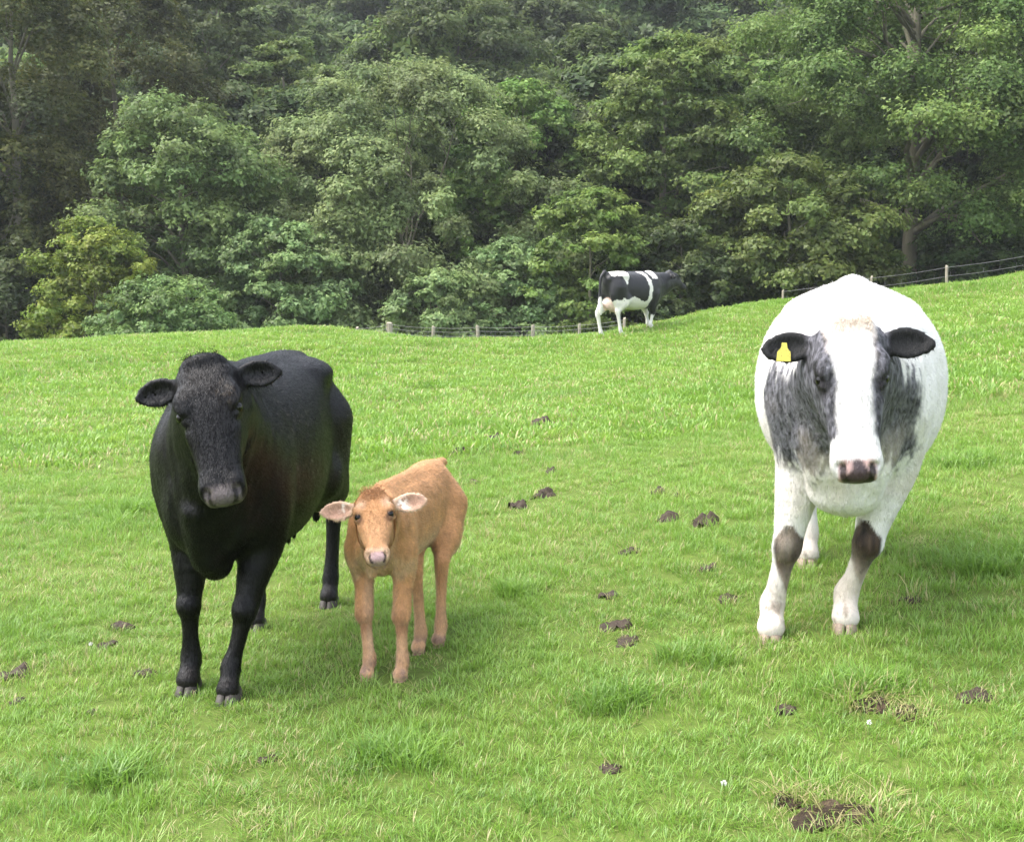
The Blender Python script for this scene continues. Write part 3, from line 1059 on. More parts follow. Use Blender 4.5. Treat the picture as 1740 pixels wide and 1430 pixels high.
def tree_parts(seed, rx, z0, z1, style, leaves, leaf, mat, trunk_r, clump=.26, squash=.55, ry=None, pads=None, droop=0.0, trunk_top=None, limbs=12, shell=.55):
    g = np.random.default_rng(seed)
    leaves, leaf = int(leaves * 1.95), leaf * .76
    ry = ry or rx * .85
    Hc = z1 - z0
    if pads is None:
        area = 2 * math.pi * rx * Hc * .5 + math.pi * rx * rx
        pads = int(np.clip(area / (math.pi * (clump * rx) ** 2) * 2.1, 14, 210))
    C = []
    # clump centres spread by rejection so that none crowd
    tries = 0
    rc0 = clump * rx
    while len(C) < pads and tries < pads * 60:
        tries += 1
        t = g.random() ** (1.3 if style == 'bush' else .85)
        r = profile(style, np.array([t]))[0] * (1 - shell * g.random() ** 2.4) * (1 + .10 * g.normal())
        a = g.uniform(0, 2 * math.pi)
        p = np.array([rx * r * math.cos(a), ry * r * math.sin(a), z0 + Hc * t])
        if all(np.linalg.norm((p - q[0]) / [1, 1, .8]) > rc0 * .72 for q in C):
            C.append((p, rc0 * g.uniform(.65, 1.35)))
    n_per = leaves / len(C)
    P, Nn, TW, WA, SZ = [], [], [], [], []
    for (p, rc) in C:
        n = int(n_per * (rc / rc0) ** 1.6)
        out = np.array([p[0] / rx, p[1] / ry, (p[2] - (z0 + .35 * Hc)) / Hc * 1.2])
        out = out / (np.linalg.norm(out) + .2)
        tw = max(6, n // 15)
        d = g.normal(size=(tw, 3))
        d[:, 2] = d[:, 2] * .8 + .45
        d += out[None] * .8
        d /= np.linalg.norm(d, axis=1, keepdims=True)
        rad = rc * (1 - .5 * g.random((tw, 1)) ** 2.2) * (1 + .22 * g.normal(size=(tw, 1)))
        tip = p[None] + d * rad * np.array([[1, 1, squash]])
        tip[:, 2] -= droop * rad[:, 0] * np.hypot(d[:, 0], d[:, 1])
        wt = np.full(tw, g.normal() * .25 + .45)
        k = g.integers(0, tw, n)
        s = g.normal(size=(n, 3)) * np.array([[1, 1, .7]]) * rc * .13
        back = g.random((n, 1)) ** 1.5 * .35
        q = tip[k] * (1 - back) + p[None] * back + s
        if droop:
            q[:, 2] -= np.abs(g.normal(size=n)) * rc * .25 * droop
        nn = d[k] * .9 + np.array([[0, 0, .5]]) + g.normal(size=(n, 3)) * .38
        P.append(q)
        Nn.append(nn)
        TW.append(np.clip(.5 + .22 * g.normal(size=n) + .18 * g.normal(), 0, 1))
        WA.append(np.clip(wt[k] + .3 * g.normal(size=n), 0, 1))
        SZ.append(leaf * g.uniform(.6, 1.3, n))
    P, Nn, TW, WA, SZ = [np.concatenate(a) for a in (P, Nn, TW, WA, SZ)]
    Nn /= np.linalg.norm(Nn, axis=1, keepdims=True)
    u = np.cross(Nn, g.normal(size=Nn.shape))
    u /= np.linalg.norm(u, axis=1, keepdims=True)
    v = np.cross(Nn, u)
    sz = SZ[:, None]
    Q = np.stack([P - u * sz * .55 - v * sz * .22, P + u * sz * .62, P - u * sz * .30 + v * sz * .55], 1).reshape(-1, 3)
    F = np.arange(len(Q)).reshape(-1, 3)
    crown = mesh_np('crown', Q, F, mat, False, {'tone': np.repeat(TW, 3), 'warmth': np.repeat(WA, 3)})
    # trunk and limbs
    top = trunk_top if trunk_top is not None else z0 + Hc * .78
    lean = g.normal(size=2) * .02 * top
    tp = [np.array([lean[0] * (i / 8) ** 2 + g.normal() * trunk_r * .2 * (i > 0), lean[1] * (i / 8) ** 2, -.5 + (top + .5) * i / 8]) for i in range(9)]
    tr = [trunk_r * (1.35 if i == 0 else 1.0) * (1 - .82 * (i / 8) ** 1.1) for i in range(9)]
    paths = [(tp, tr)]
    order = sorted(C, key=lambda q: -q[1])[:limbs]
    for (p, rc) in order:
        zs = np.clip(p[2] - Hc * g.uniform(.05, .22), max(z0 * 1.02, .10 * top), top * .93)
        f_ = np.clip((zs + .5) / (top + .5), .08, .93)
        i = f_ * 8
        i0 = int(i)
        s = tp[i0] + (tp[min(i0 + 1, 8)] - tp[i0]) * (i - i0)
        r = trunk_r * (1 - .8 * f_) * .55
        pts = bent(s, p, g)
        paths.append((pts, np.linspace(r, r * .25, len(pts))))
        for _ in range(2):
            m = pts[3 + g.integers(0, 2)]
            e = p + g.normal(size=3) * rc * .7
            paths.append((bent(m, e, g, 4), np.linspace(r * .45, r * .12, 5)))
    wood = tubes('trunk', paths, M_BARK)
    return crown, wood

def plant_tree(name, label, cat, cx, top, bottom, width, Y, style, color, leaves, leaf, seed, trunk_r=.2, group=None, **kw):
    """a tree standing at ground distance Y, as tall and broad as its outline in the photograph at that distance"""
    base = at(cx, bottom, Y)
    x, y = base[0], Y
    zg = land1(x, y)
    z1 = at(cx, top, Y)[2] - zg
    z0 = max(at(cx, bottom, Y)[2] - zg, .15)
    rx = width * .5 * Y / F_PX
    crown, wood = tree_parts(seed, rx, z0, z1, style, leaves, leaf, LEAF[color], trunk_r, **kw)
    o = link(name, None, loc=(x, y, zg))
    tag(o, label, cat, group)
    w = link('trunk', wood, o)
    c_ = link('crown', crown, o)
    c_['kind'] = 'stuff'
    return o

T = plant_tree
SYC = T('sycamore_tree', 'tall sycamore with bare pale trunk and crooked limbs behind the white cow', 'tree', 1548, -110, 400, 480, 46, 'spread', 'olive', 88000, .165, 1, .34, squash=.55, clump=.22, limbs=30, trunk_top=15.0)
T('sycamore_tree', 'rounded low-branched tree left of the bare sycamore trunk', 'tree', 1340, 288, 515, 270, 41.5, 'spread', 'olive', 26000, .20, 2, .15, squash=.58, clump=.26)
T('sycamore_tree', 'tall layered tree rising straight above the far pied cow', 'tree', 1125, 72, 480, 265, 47, 'spread', 'olive', 42000, .19, 3, .26, squash=.52, clump=.25)
T('willow_tree', 'huge rounded grey-green tree in the middle of the wood', 'tree', 690, 128, 566, 540, 46, 'bush', 'greygreen', 98000, .17, 4, .34, squash=.80, clump=.14, shell=.28, trunk_top=4.5, limbs=8)
T('ash_tree', 'bright green feathery tree at right shoulder of the big round tree', 'tree', 880, 150, 560, 220, 48.5, 'round', 'bright', 30000, .19, 5, .22, squash=.85, clump=.20, shell=.3)
T('ash_tree', 'pale bluish-green open tree with visible limbs left of the big round tree', 'tree', 318, 185, 530, 285, 42.5, 'round', 'blue', 24000, .19, 6, .20, squash=.62, clump=.27, limbs=18)
T('hazel_bush', 'yellow-green bush sloping down to the field at left', 'bush', 165, 385, 575, 200, 37.5, 'bush', 'yellow', 15000, .15, 7, .07, squash=.6, clump=.27)
T('elder_bush', 'low bluish shrub at the field edge right of the yellow-green bush', 'bush', 285, 480, 575, 210, 35.5, 'bush', 'blue', 10000, .14, 8, .05, squash=.6, clump=.25)
T('larch_tree', 'tall dark olive drooping tree at the left edge of the photo', 'tree', 40, -130, 520, 300, 46, 'round', 'larch', 42000, .18, 9, .30, squash=.8, clump=.24, droop=.6)
T('larch_tree', 'dark olive drooping tree just right of the left-edge tree', 'tree', 215, -70, 420, 250, 54, 'round', 'larch', 34000, .20, 10, .28, squash=.8, clump=.26, droop=.5)
T('hazel_bush', 'leafy green bush between the big round tree and the pied cow', 'bush', 1000, 330, 570, 175, 41, 'round', 'bright', 17000, .17, 11, .10, squash=.55, clump=.27)
T('hazel_bush', 'rounded bush in front of the big round tree above the fence', 'bush', 735, 468, 580, 175, 40, 'bush', 'greygreen', 11000, .16, 12, .06, squash=.55, clump=.26)
T('hazel_bush', 'broad dark bush under the left side of the big round tree', 'bush', 480, 385, 570, 210, 40.5, 'bush', 'greygreen', 17000, .165, 13, .10, squash=.55, clump=.25)
T('elder_bush', 'dark bush at the foot of the big round tree right above the fence', 'bush', 870, 420, 575, 190, 42, 'bush', 'greygreen', 14000, .165, 14, .08, squash=.6, clump=.26)
T('elder_bush', 'dark bush directly behind the head of the pied cow', 'bush', 1160, 385, 530, 180, 41, 'bush', 'dark', 12000, .17, 15, .08, squash=.6, clump=.26)
T('elder_bush', 'shrub right of the bare sycamore trunk by the upper fence', 'bush', 1650, 395, 480, 200, 45, 'bush', 'dark', 11000, .17, 16, .08, squash=.6, clump=.26)
T('elder_bush', 'small shrub just left of the bare sycamore trunk', 'bush', 1480, 410, 505, 110, 43, 'bush', 'olive', 8000, .16, 17, .06, squash=.6, clump=.27)
T('oak_tree', 'dark tree cut off by the right edge of the photo', 'tree', 1790, 190, 470, 220, 49, 'spread', 'dark', 22000, .21, 18, .2, squash=.45, clump=.25)
T('elder_bush', 'dark undergrowth bush at the far left field edge', 'bush', 10, 430, 590, 190, 41, 'bush', 'dark', 11000, .17, 19, .07, squash=.6, clump=.26)
T('oak_tree', 'dark tree rising behind the gap left of the tall layered tree', 'tree', 1010, 60, 420, 190, 57, 'spread', 'dark', 24000, .23, 20, .24, squash=.5, clump=.26)
T('sycamore_tree', 'bright layered tree above the pale bluish-green tree', 'tree', 490, 75, 330, 190, 60, 'spread', 'olive', 24000, .22, 21, .24, squash=.35, clump=.26)
T('sycamore_tree', 'broad tree between the tall layered tree and the bare-trunk sycamore', 'tree', 1300, 60, 430, 250, 54, 'spread', 'olive', 32000, .23, 22, .26, squash=.55, clump=.24)
T('oak_tree', 'dark wide tree standing behind the top of the big round tree', 'tree', 760, 10, 330, 330, 66, 'spread', 'dark', 32000, .26, 23, .3, squash=.45, clump=.23)
T('oak_tree', 'dark tree behind and between the two drooping olive trees and ash', 'tree', 370, -20, 400, 230, 62, 'spread', 'dark', 28000, .25, 24, .28, squash=.5, clump=.25)
T('oak_tree', 'dark tree behind the right-edge tree top', 'tree', 1760, -120, 330, 300, 60, 'spread', 'dark', 30000, .26, 25, .3, squash=.5, clump=.24)

# trees massed on the slope above: four kinds, copied as individuals
protos = []
for k, (st, colr, sq) in enumerate((('spread', 'olive', .40), ('round', 'slope', .55), ('spread', 'dark', .45), ('round', 'slope', .5))):
    cr, wd = tree_parts(100 + k, 5.4, 2.0, 13.0, st, 26000, .34, LEAF[colr], .3, squash=sq, clump=.25)
    protos.append((cr, wd))
g = np.random.default_rng(8)
for (Y, n, half, s0) in ((57, 8, 24, .9), (72, 10, 32, 1.0), (86, 11, 38, 1.05), (101, 12, 44, 1.1)):
    for i in range(n):
        x = -half + 2 * half * (i + .5 + g.normal() * .16) / n
        y = Y + g.normal() * 2.2
        k = int(g.integers(0, 4)) if Y > 60 else int(g.choice([2, 2, 3]))
        o = link('woodland_tree', None, loc=(x, y, land1(x, y) - .3), rot=(0, 0, g.uniform(0, 6.28)))
        s = s0 * g.uniform(.85, 1.2)
        o.scale = (s * g.uniform(.9, 1.1), s * g.uniform(.9, 1.1), s * g.uniform(.9, 1.15))
        tag(o, ('olive layered tree massed with others on the wooded slope behind', 'round dull green tree massed with others on the slope behind',
                'dark-leaved tree massed with others on the wooded slope behind', 'full-crowned dull green tree in the mass on the slope behind')[k], 'tree', 'trees massed on the slope behind')
        link('trunk', protos[k][1], o)
        link('crown', protos[k][0], o)['kind'] = 'stuff'

# the wood runs on past both edges of the frame
for i, (x, y) in enumerate([(-26.5, 46), (-29, 53), (-32, 45), (-36, 51), (-41, 47), (-26, 39), (27, 47), (31, 54), (33, 46), (38, 52), (27, 41), (43, 48)]):
    o = link('woodland_tree', None, loc=(x, y, land1(x, y) - .3), rot=(0, 0, i * 1.7))
    s = .82 + .06 * (i % 4)
    o.scale = (s, s, s * 1.05)
    tag(o, 'woodland tree beyond the left edge of the photo' if x < 0 else 'woodland tree beyond the right edge of the photo', 'tree', 'trees beyond the left edge' if x < 0 else 'trees beyond the right edge')
    link('trunk', protos[(i * 3 + 2) % 4][1], o)
    link('crown', protos[(i * 3 + 2) % 4][0], o)['kind'] = 'stuff'
# ------------------------------------------------------------------ wire fence along the wood
t = NT('weathered_post')
n1 = t.noise(6, 4, t.coord('Object', (4, 4, .6)), .7)
t.principled(t.ramp(n1, [(.3, (.20, .17, .12)), (.7, (.42, .38, .30))]), .9, .1, t.bump(n1, .5, .02))
M_POST = t.m
t = NT('galvanised_wire')
n1 = t.noise(3, 2, t.coord('Object'))
t.principled(t.mix(n1, (.20, .19, .18), (.32, .31, .30)), .5, .5, None, Metallic=.5)
M_WIRE = t.m

def post_mesh(r, h, seed):
    g = np.random.default_rng(seed)
    V, F = [], []
    n = 9
    lv = [(-.3, 1.03), (.2, 1.0), (h * .6, .97), (h - .02, .95), (h, .82)]
    for z, s in lv:
        for k in range(n):
            a = 2 * math.pi * k / n
            q = r * s * (1 + .06 * math.sin(3 * a + seed))
            V.append((q * math.cos(a), q * math.sin(a), z + (.02 * math.cos(a) if z == h else 0)))
    for i in range(len(lv) - 1):
        for k in range(n):
            F.append((i * n + k, i * n + (k + 1) % n, (i + 1) * n + (k + 1) % n, (i + 1) * n + k))
    b = (len(lv) - 1) * n
    c0 = len(V)
    V.append((0, 0, h + .005))
    F += [(b + k, b + (k + 1) % n, c0, c0) for k in range(n)]
    me = bpy.data.meshes.new('post')
    me.from_pydata(V, [], [tuple(dict.fromkeys(f)) for f in F])
    me.materials.append(M_POST)
    return me

def fence(label, posts, Y, heights, mesh_step=.16):
    """posts: (px, top py, radius)"""
    root = None
    tops = []
    for i, (px, py, r) in enumerate(posts):
        tp = at(px, py, Y)
        zg = land1(tp[0], Y)
        if root is None:
            root = link('wire_fence', None, loc=(tp[0], Y, zg))
            tag(root, label, 'fence')
            org = np.array([tp[0], Y, zg])
        h = max(tp[2] - zg, .9)
        b = np.array([tp[0], Y, zg]) - org
        o = link('post', post_mesh(r, h, i), root, loc=b, rot=(.02 * math.sin(i * 2.1), .03 * math.sin(i * 3.7), i))
        tops.append(b + np.array([0, -.06, h]))
    V0 = []
    rows = []
    for k, dz in enumerate(heights):
        pts = []
        for a, b in zip(tops[:-1], tops[1:]):
            for s in np.linspace(0, 1, 6)[:-1]:
                p = a + (b - a) * s
                p = p + np.array([0, 0, -dz - .03 * math.sin(math.pi * s)])
                pts.append(p)
        pts.append(tops[-1] - np.array([0, 0, dz]))
        rows.append(pts)
        link('wire', tubes('wire', [(pts, [.0052] * len(pts))], M_WIRE, 4), root)
    paths = []
    P = np.array(rows[0])
    Q = np.array(rows[-1])
    seg = np.concatenate([[0], np.cumsum(np.linalg.norm(np.diff(P, axis=0), axis=1))])
    for s in np.arange(.1, seg[-1], mesh_step):
        a = np.array([np.interp(s, seg, P[:, c]) for c in range(3)])
        b = np.array([np.interp(s, seg, Q[:, c]) for c in range(3)])
        a = a - np.array([0, 0, .14])
        paths.append(([a, b], [.0035, .0035]))
    o = link('wire_netting', tubes('wire_netting', paths, M_WIRE, 3), root)
    o['kind'] = 'stuff'
    return root

fence('grey-posted wire stock fence in the dip left of the pied cow', [(520, 566, .05), (607, 559, .05), (663, 548, .10), (735, 554, .055), (813, 553, .055), (905, 552, .06), (985, 555, .05), (1060, 548, .05)], 36.3, (.05, .17, .30, .44, .60, .80))
fence('wire fence climbing the slope behind the white cow', [(1330, 516, .035), (1480, 487, .035), (1610, 460, .045), (1745, 448, .035), (1870, 434, .04)], 36.0, (.05, .32), .5)
# ------------------------------------------------------------------ the herd
def make_cow(name, label, root_xy, heading, c, paint, hide, hoof_mat, fur=None, eye_r=.021):
    z0 = land1(*root_xy)
    V, F = cow_skin(c)
    N = vert_normals(V, F)
    # loose skin, muscle and lie of the hair as fine relief
    s_, y_, z_ = head_uv(c, V)
    on_head = ((s_ > -.05) & (s_ < .62) & (np.abs(y_) < .26) & (z_ > -.17)).astype(float)
    neck = sstep(.42 * c['S'], .62 * c['S'], V[:, 0]) * (1 - on_head) * sstep(.4 * c['S'], .55 * c['S'], V[:, 2])
    q_ = V / c['S']
    r_ = c.get('relief', 1.0) * c['S']
    disp = .006 * r_ * fbm(q_, 4.5, 51) * (1 - on_head) + .0055 * r_ * fbm(q_ * np.array([[1, 1, .28]]), 20, 52, 2) * neck * c.get('wrinkle', 1.0)
    disp = disp + .0016 * r_ * fbm(q_ * np.array([[1, 1, .4]]), 48, 53, 2) * c.get('shag', 1.0) * (1 - .6 * on_head)
    V = V + N * disp[:, None]
    N = vert_normals(V, F)
    coat, skin = paint(c, V, N)
    coat = mix3(coat, (.006, .004, .004), .92 * nostrils(c, V))
    root = link(name, None, loc=(root_xy[0], root_xy[1], z0), rot=(0, 0, heading))
    root.empty_display_size = .3
    tag(root, label, c.get('cat', 'cow'))
    body = link('body', mesh_np('body', V, F, hide, True, {'coat': coat, 'skin': skin}), root)
    hw = c.get('head_w', 1.0)
    eye = eye_mesh(eye_r * c['HS'], M_EYE)
    for s in (1, -1):
        p = c['hp'](.205, s * c.get('eye', (.0985, .038))[0] * hw, c.get('eye', (.0985, .038))[1])
        link('eye', eye, root, loc=p)
    hm = hoof_mesh(c['S'] * c.get('hoof', 1.0), hoof_mat)
    for k in ('fl', 'fr', 'hl', 'hr'):
        link('hoof', hm, root, loc=np.array(c[k]) + np.array([0, 0, -.014]), rot=(0, 0, c.get('toe', {}).get(k, 0)))
    if fur:
        s_, y_, z_ = head_uv(c, V)
        hd = sstep(.9, .6, np.abs(s_ - .25) / .5) * sstep(.22, .16, np.abs(y_)) * sstep(.25, .2, np.abs(z_))
        flow = np.tile(np.array([[-.8, 0, -.6]]), (len(V), 1))
        low = sstep(.62 * c['S'], .5 * c['S'], V[:, 2])
        flow = flow * (1 - low[:, None]) + np.array([[-.1, 0, -1]]) * low[:, None]
        flow = flow * (1 - hd[:, None]) + c['R'][0][None] * hd[:, None]
        mask = np.clip(1 - skin * 1.5, 0, 1) * (V[:, 2] > .05)
        for k in ('l', 'r'):
            ctr, E, es = c['ear_frames']['ear_' + k]
            d = V - ctr
            inside = (np.abs(d @ E[0]) < .12 * es) & (np.abs(d @ E[1]) < .07 * es) & ((d @ E[2]) > -.02 * es)
            mask = mask * np.where(inside, .5, 1)
        for eyes in (1, -1):
            p = c['hp'](.205, eyes * (c.get('eye', (.0985, .038))[0] + .012) * hw, c.get('eye', (.0985, .038))[1] + .006)
            mask = mask * sstep(.020 * c['HS'], .034 * c['HS'], np.linalg.norm(V - p, axis=1))
        length = np.full(len(V), fur['length'])
        if 'longer' in fur:
            length = length * fur['longer'](c, V)
        tow = np.array([-root_xy[0], -root_xy[1], H_CAM - z0 - .8])
        tow = np.array([tow[0] * math.cos(heading) + tow[1] * math.sin(heading), -tow[0] * math.sin(heading) + tow[1] * math.cos(heading), tow[2]])
        mask = mask * (.25 + .75 * sstep(-.35, .0, N @ unit(tow)))
        st_ = fbm(V * np.array([[1, 1, .3]]), 90 / c['S'], 61, 2)
        coat = np.clip(coat * (1 + fur.get('clump', .5) * st_)[:, None], .001, 1)
        me = fur_mesh('hair_coat', V, F, N, coat, flow, fur['count'], length, fur['width'], fur.get('mat', hide), mask,
                      fur.get('lift', .2), fur.get('wild', .22), seed=3, jitter=fur.get('jitter', .12), glint=fur.get('glint', .28))
        o = link('hair_coat', me, root)
        o['kind'] = 'stuff'
    return root, body

def lock_mesh(name, c, pts, dirs, length, width, mat, color, seed=0, curl=.4, per=26):
    """tufts of longer hair: each hair a bent two-piece blade"""
    g = np.random.default_rng(seed)
    V, F = [], []
    for p, d in zip(pts, dirs):
        for _ in range(per):
            dd = unit(d + g.normal(size=3) * .35)
            q = p + g.normal(size=3) * .008
            sd_ = unit(np.cross(dd, g.normal(size=3))) * width * .5
            L = length * g.uniform(.6, 1.2)
            cv = g.normal(size=3) * curl * L
            m1 = q + dd * L * .5 + cv * .3
            m2 = q + dd * L * .9 + cv * .9
            b = len(V)
            V += [q - sd_, q + sd_, m1 + sd_ * .8, m1 - sd_ * .8, m2]
            F += [(b, b + 1, b + 2), (b, b + 2, b + 3), (b + 3, b + 2, b + 4)]
    V = np.array(V)
    C = np.tile(np.array(color), (len(V), 1)) * np.repeat(g.uniform(.75, 1.25, len(V) // 5), 5)[:, None]
    return mesh_np(name, V, np.array(F), mat, True, {'coat': C, 'skin': np.zeros(len(V))})

def muzzle_mask(c, V, s0=.475, zlim=-.03, w=.062):
    s, y, z = head_uv(c, V)
    m = sstep(s0, s0 + .02, s + .10 * np.clip(z, -.1, .03) - .35 * np.maximum(np.abs(y) - .045, 0)) * sstep(w + .006, w - .006, np.abs(y)) * sstep(zlim - .01, zlim, z) * (s < .64)
    return m

def nostrils(c, V):
    s, y, z = head_uv(c, V)
    m = np.zeros(len(V))
    a, b = np.array([.512, .050, .044]), np.array([.550, .037, .014])
    P = np.stack([s, np.abs(y), z], 1)
    t = np.clip((P - a) @ (b - a) / ((b - a) @ (b - a)), 0, 1)
    w = c.get('nostril', 1.0)
    return sstep(.0175 * w, .0115 * w, np.linalg.norm(P - a - t[:, None] * (b - a), axis=1))

def feet(points, fn):
    out = {}
    for k, (px, py) in points.items():
        p = ground_at(px, py)
        p[2] = land1(p[0], p[1])
        out[k] = fn(p)
    return out

def frame(points, fx=.46, rx=-.62, heading=None):
    W = {k: ground_at(*v) for k, v in points.items()}
    fr = (W['fl'] + W['fr']) / 2
    re = (W['hl'] + W['hr']) / 2
    d = fr - re
    h = math.atan2(d[1], d[0]) if heading is None else heading
    sep = float(np.linalg.norm(d[:2]))
    c = re[:2] + d[:2] * (-rx / (fx - rx))
    return c, h, sep

# ---------------- black cow
BP = dict(fr=(322, 1172), fl=(390, 1190), hr=(436, 1068), hl=(560, 1028))
bxy, bh, bsep = frame(BP)
def axis(front, rear, fy, ry, fx, rx):
    A, B = at(front[0], front[1], fy)[:2], at(rear[0], rear[1], ry)[:2]
    d = A - B
    L = float(np.linalg.norm(d))
    return B + d * (-rx / (fx - rx)), math.atan2(d[1], d[0]), L
bxy, bh, bsep = axis((376, 950), (503, 800), 4.62, 5.78, .5, -.62)
bz = land1(*bxy)
bl = to_local(bxy, bh, bz)
print('black', bxy, math.degrees(bh), bsep)
c = dict(S=1.0, L=.98, W=.90, leg_r=.90, arm=.95, torso=ADULT_TORSO, voxel=.0084, lo=(-1.0, -.55, -.05), hi=(1.55, .55, 1.62), HS=.955, shy=.172, knf=.45, wrinkle=1.6, eye=(.099, .045), nostril=.78)
c.update(feet(BP, bl))
c['poll'] = bl(at(347, 622, bxy[1] - .93))
c['muzzle'] = bl(at(381, 842, bxy[1] - 1.14))
c['side'] = unit(bl(np.append(bxy, bz) + np.array([1, .10, .10])) )
c['face'] = bl(np.append(bxy, bz) + np.array([0, -1, .2]))
c['neck_base'] = None
c['neck'] = [((.42, 0, 1.17), .15, (.06, 0, -.10), .11), ((.55, 0, .98), .20, (.16, 0, -.11), .12), ((.62, 0, .78), .17, (.22, 0, -.13), .09),
             ((.50, .07, .95), .19, (.12, .02, -.12), .11), ((.50, -.07, .95), .19, (.12, -.02, -.12), .11)]
c['folds'] = [((.66, 0, .70), .06, (.60, 0, .56), .07), ((.80, 0, .80), .05, (.70, 0, .60), .06)]
c['ear_l'] = dict(dir=(.06, 1, -.12), open=(.30, -.1, 1), size=.76, wide=1.12)
c['ear_r'] = dict(dir=(.06, 1, -.12), open=(.30, -.1, 1), size=.76, wide=1.12)
c['tail'] = [((-.76, 0, 1.25), .04), ((-.83, .02, 1.16), .032), ((-.87, .04, .95), .024), ((-.86, .05, .70), .022), ((-.84, .05, .56), .035), ((-.83, .05, .44), .02)]
c['extra'] = [('ell', (-.28, .02, .57), (.17, .12, .09), .06)] + [('cone', (-.24 - .10 * i, s * .06, .53), (-.24 - .10 * i, s * .065, .455), .017, .012, .02) for i in (0, 1) for s in (1, -1)]

def paint_black(c, V, N):
    coat = np.tile(np.array([.0030, .0027, .0031]), (len(V), 1))
    coat *= (1 + .3 * fbm(V, 6, 1))[:, None]
    coat = mix3(coat, (.0048, .0034, .003), .5 * sstep(.1, .6, fbm(V, 3, 9)))
    s, y, z = head_uv(c, V)
    m = muzzle_mask(c, V, .482, -.03, .066)
    coat = mix3(coat, (.105, .086, .084), m * (.85 + .15 * fbm(V, 40, 2)))
    nz = fbm(V, 120, 5)
    dirt = sstep(.18, .5, nz) * sstep(.09, .0, np.sqrt((s - .15) ** 2 + (y - .085) ** 2)) * (z > 0)
    dirt += .5 * sstep(.3, .5, nz) * sstep(.07, .0, np.sqrt((s - .07) ** 2 + (y + .08) ** 2)) * (z > 0)
    coat = mix3(coat, (.040, .028, .017), np.clip(dirt, 0, .6))
    coat = mix3(coat, (.022, .018, .016), sstep(.14, .05, V[:, 2]) * (.4 + .3 * fbm(V, 30, 7)))
    fl_k = sstep(.60, .70, fbm(V, 170, 71, 1)) * (fbm(V, 3, 72) > .15) * (V[:, 2] > .75) * (V[:, 0] < .5)
    coat = mix3(coat, (.09, .08, .075), .8 * fl_k)
    return coat, m

M_BLACK = hide_material('black_hide', .40, .24, .0, .6, .7, (.8, .75, 1))
M_BLACK_HAIR = hide_material('black_hair', .45, .10, .0, .5, .0, (.8, .75, 1))
M_HOOF_DARK = horn_material('dark_hoof', (.02, .018, .017), (.10, .085, .07))
BLACK, bb = make_cow('black_cow', 'large all-black cow facing the lens beside the tan calf', bxy, bh, c, paint_black, M_BLACK, M_HOOF_DARK, eye_r=.023, fur=
                     dict(count=150000, length=.018, width=.0022, lift=.10, wild=.12, mat=M_BLACK_HAIR, jitter=.3, glint=.09, clump=.3))
g = np.random.default_rng(2)
pts = [c['hp'](g.uniform(-.035, .03), g.uniform(-.055, .055), g.uniform(.01, .06)) for _ in range(70)]
link('poll_hair', lock_mesh('poll_hair', c, pts, [c['R'][0] * g.uniform(-.3, 1) + c['R'][2] * .05 + c['R'][1] * g.uniform(-.8, .8) for _ in pts], .014, .0022, M_BLACK_HAIR, (.0035, .003, .0035), 1, .5, 14), BLACK)['kind'] = 'stuff'
C_BLACK = c

# ---------------- white and grey cow
WP = dict(fr=(1310, 1082), fl=(1436, 1066), hr=(1372, 955), hl=(1470, 940))
wxy, wh, wsep = frame(WP)
wxy = at(1438, 800, wxy[1] + .05)[:2]
wh = math.atan2(-wxy[1], -wxy[0])
wz = land1(*wxy)
wl_ = to_local(wxy, wh, wz)
print('white', wxy, math.degrees(wh), wsep, wz)
WHITE_TORSO = [(s, z, w * (1.0 if s < .4 else .90), u, d) for s, z, w, u, d in ADULT_TORSO]
c = dict(S=1.06, L=.98, W=1.10, shy=.155, torso=WHITE_TORSO, voxel=.0084, lo=(-1.05, -.6, -.12), hi=(1.6, .6, 1.7), HS=1.06, knf=.42, wrinkle=2.0, hook_y=.20, hook_z=1.17, muscle=1.08, arm=1.08, leg_r=1.05, thigh=1.05)
c.update(feet(WP, wl_))
c['poll'] = wl_(at(1440, 556, wxy[1] - .92))
c['muzzle'] = wl_(at(1456, 806, wxy[1] - 1.16))
c['side'] = unit(wl_(np.append(wxy, wz) + np.array([1, -.20, .0])))
c['face'] = wl_(np.append(wxy, wz) + np.array([0, -1, .2]))
c['neck_base'] = None
c['neck'] = [((.45, 0, 1.17), .15, (.06, 0, -.10), .11), ((.58, 0, 1.0), .20, (.16, 0, -.11), .12), ((.64, 0, .80), .17, (.22, 0, -.13), .09),
             ((.52, .10, .98), .20, (.12, .03, -.12), .12), ((.52, -.10, .98), .20, (.12, -.03, -.12), .12)]
c['folds'] = [((.88, 0, .74), .012, (.80, 0, .56), .016), ((.66, .04, .70), .13, (.62, .03, .60), .12), ((.66, -.04, .70), .13, (.62, -.03, .60), .12)]
c['ear_l'] = dict(dir=(.02, 1, -.10), open=(.15, -.1, 1), size=.82, wide=1.05)
c['ear_r'] = dict(dir=(.02, 1, -.10), open=(.15, -.1, 1), size=.82, wide=1.05)
c['tail'] = [((-.80, 0, 1.36), .055), ((-.88, 0, 1.24), .036), ((-.92, 0, 1.0), .026), ((-.9, 0, .75), .024), ((-.88, 0, .58), .035), ((-.87, 0, .45), .02)]
c['extra'] = [('ell', (-.62, 0, 1.33), (.2, .07, .09), .06), ('ell', (.70, .10, .80), (.09, .09, .13), .035), ('ell', (.70, -.10, .80), (.09, .09, .13), .035), ('ell', (-.30, 0, .60), (.19, .15, .12), .06)] + [('cone', (-.22 - .10 * i, s * .075, .53), (-.22 - .10 * i, s * .08, .45), .020, .014, .02) for i in (0, 1) for s in (1, -1)]

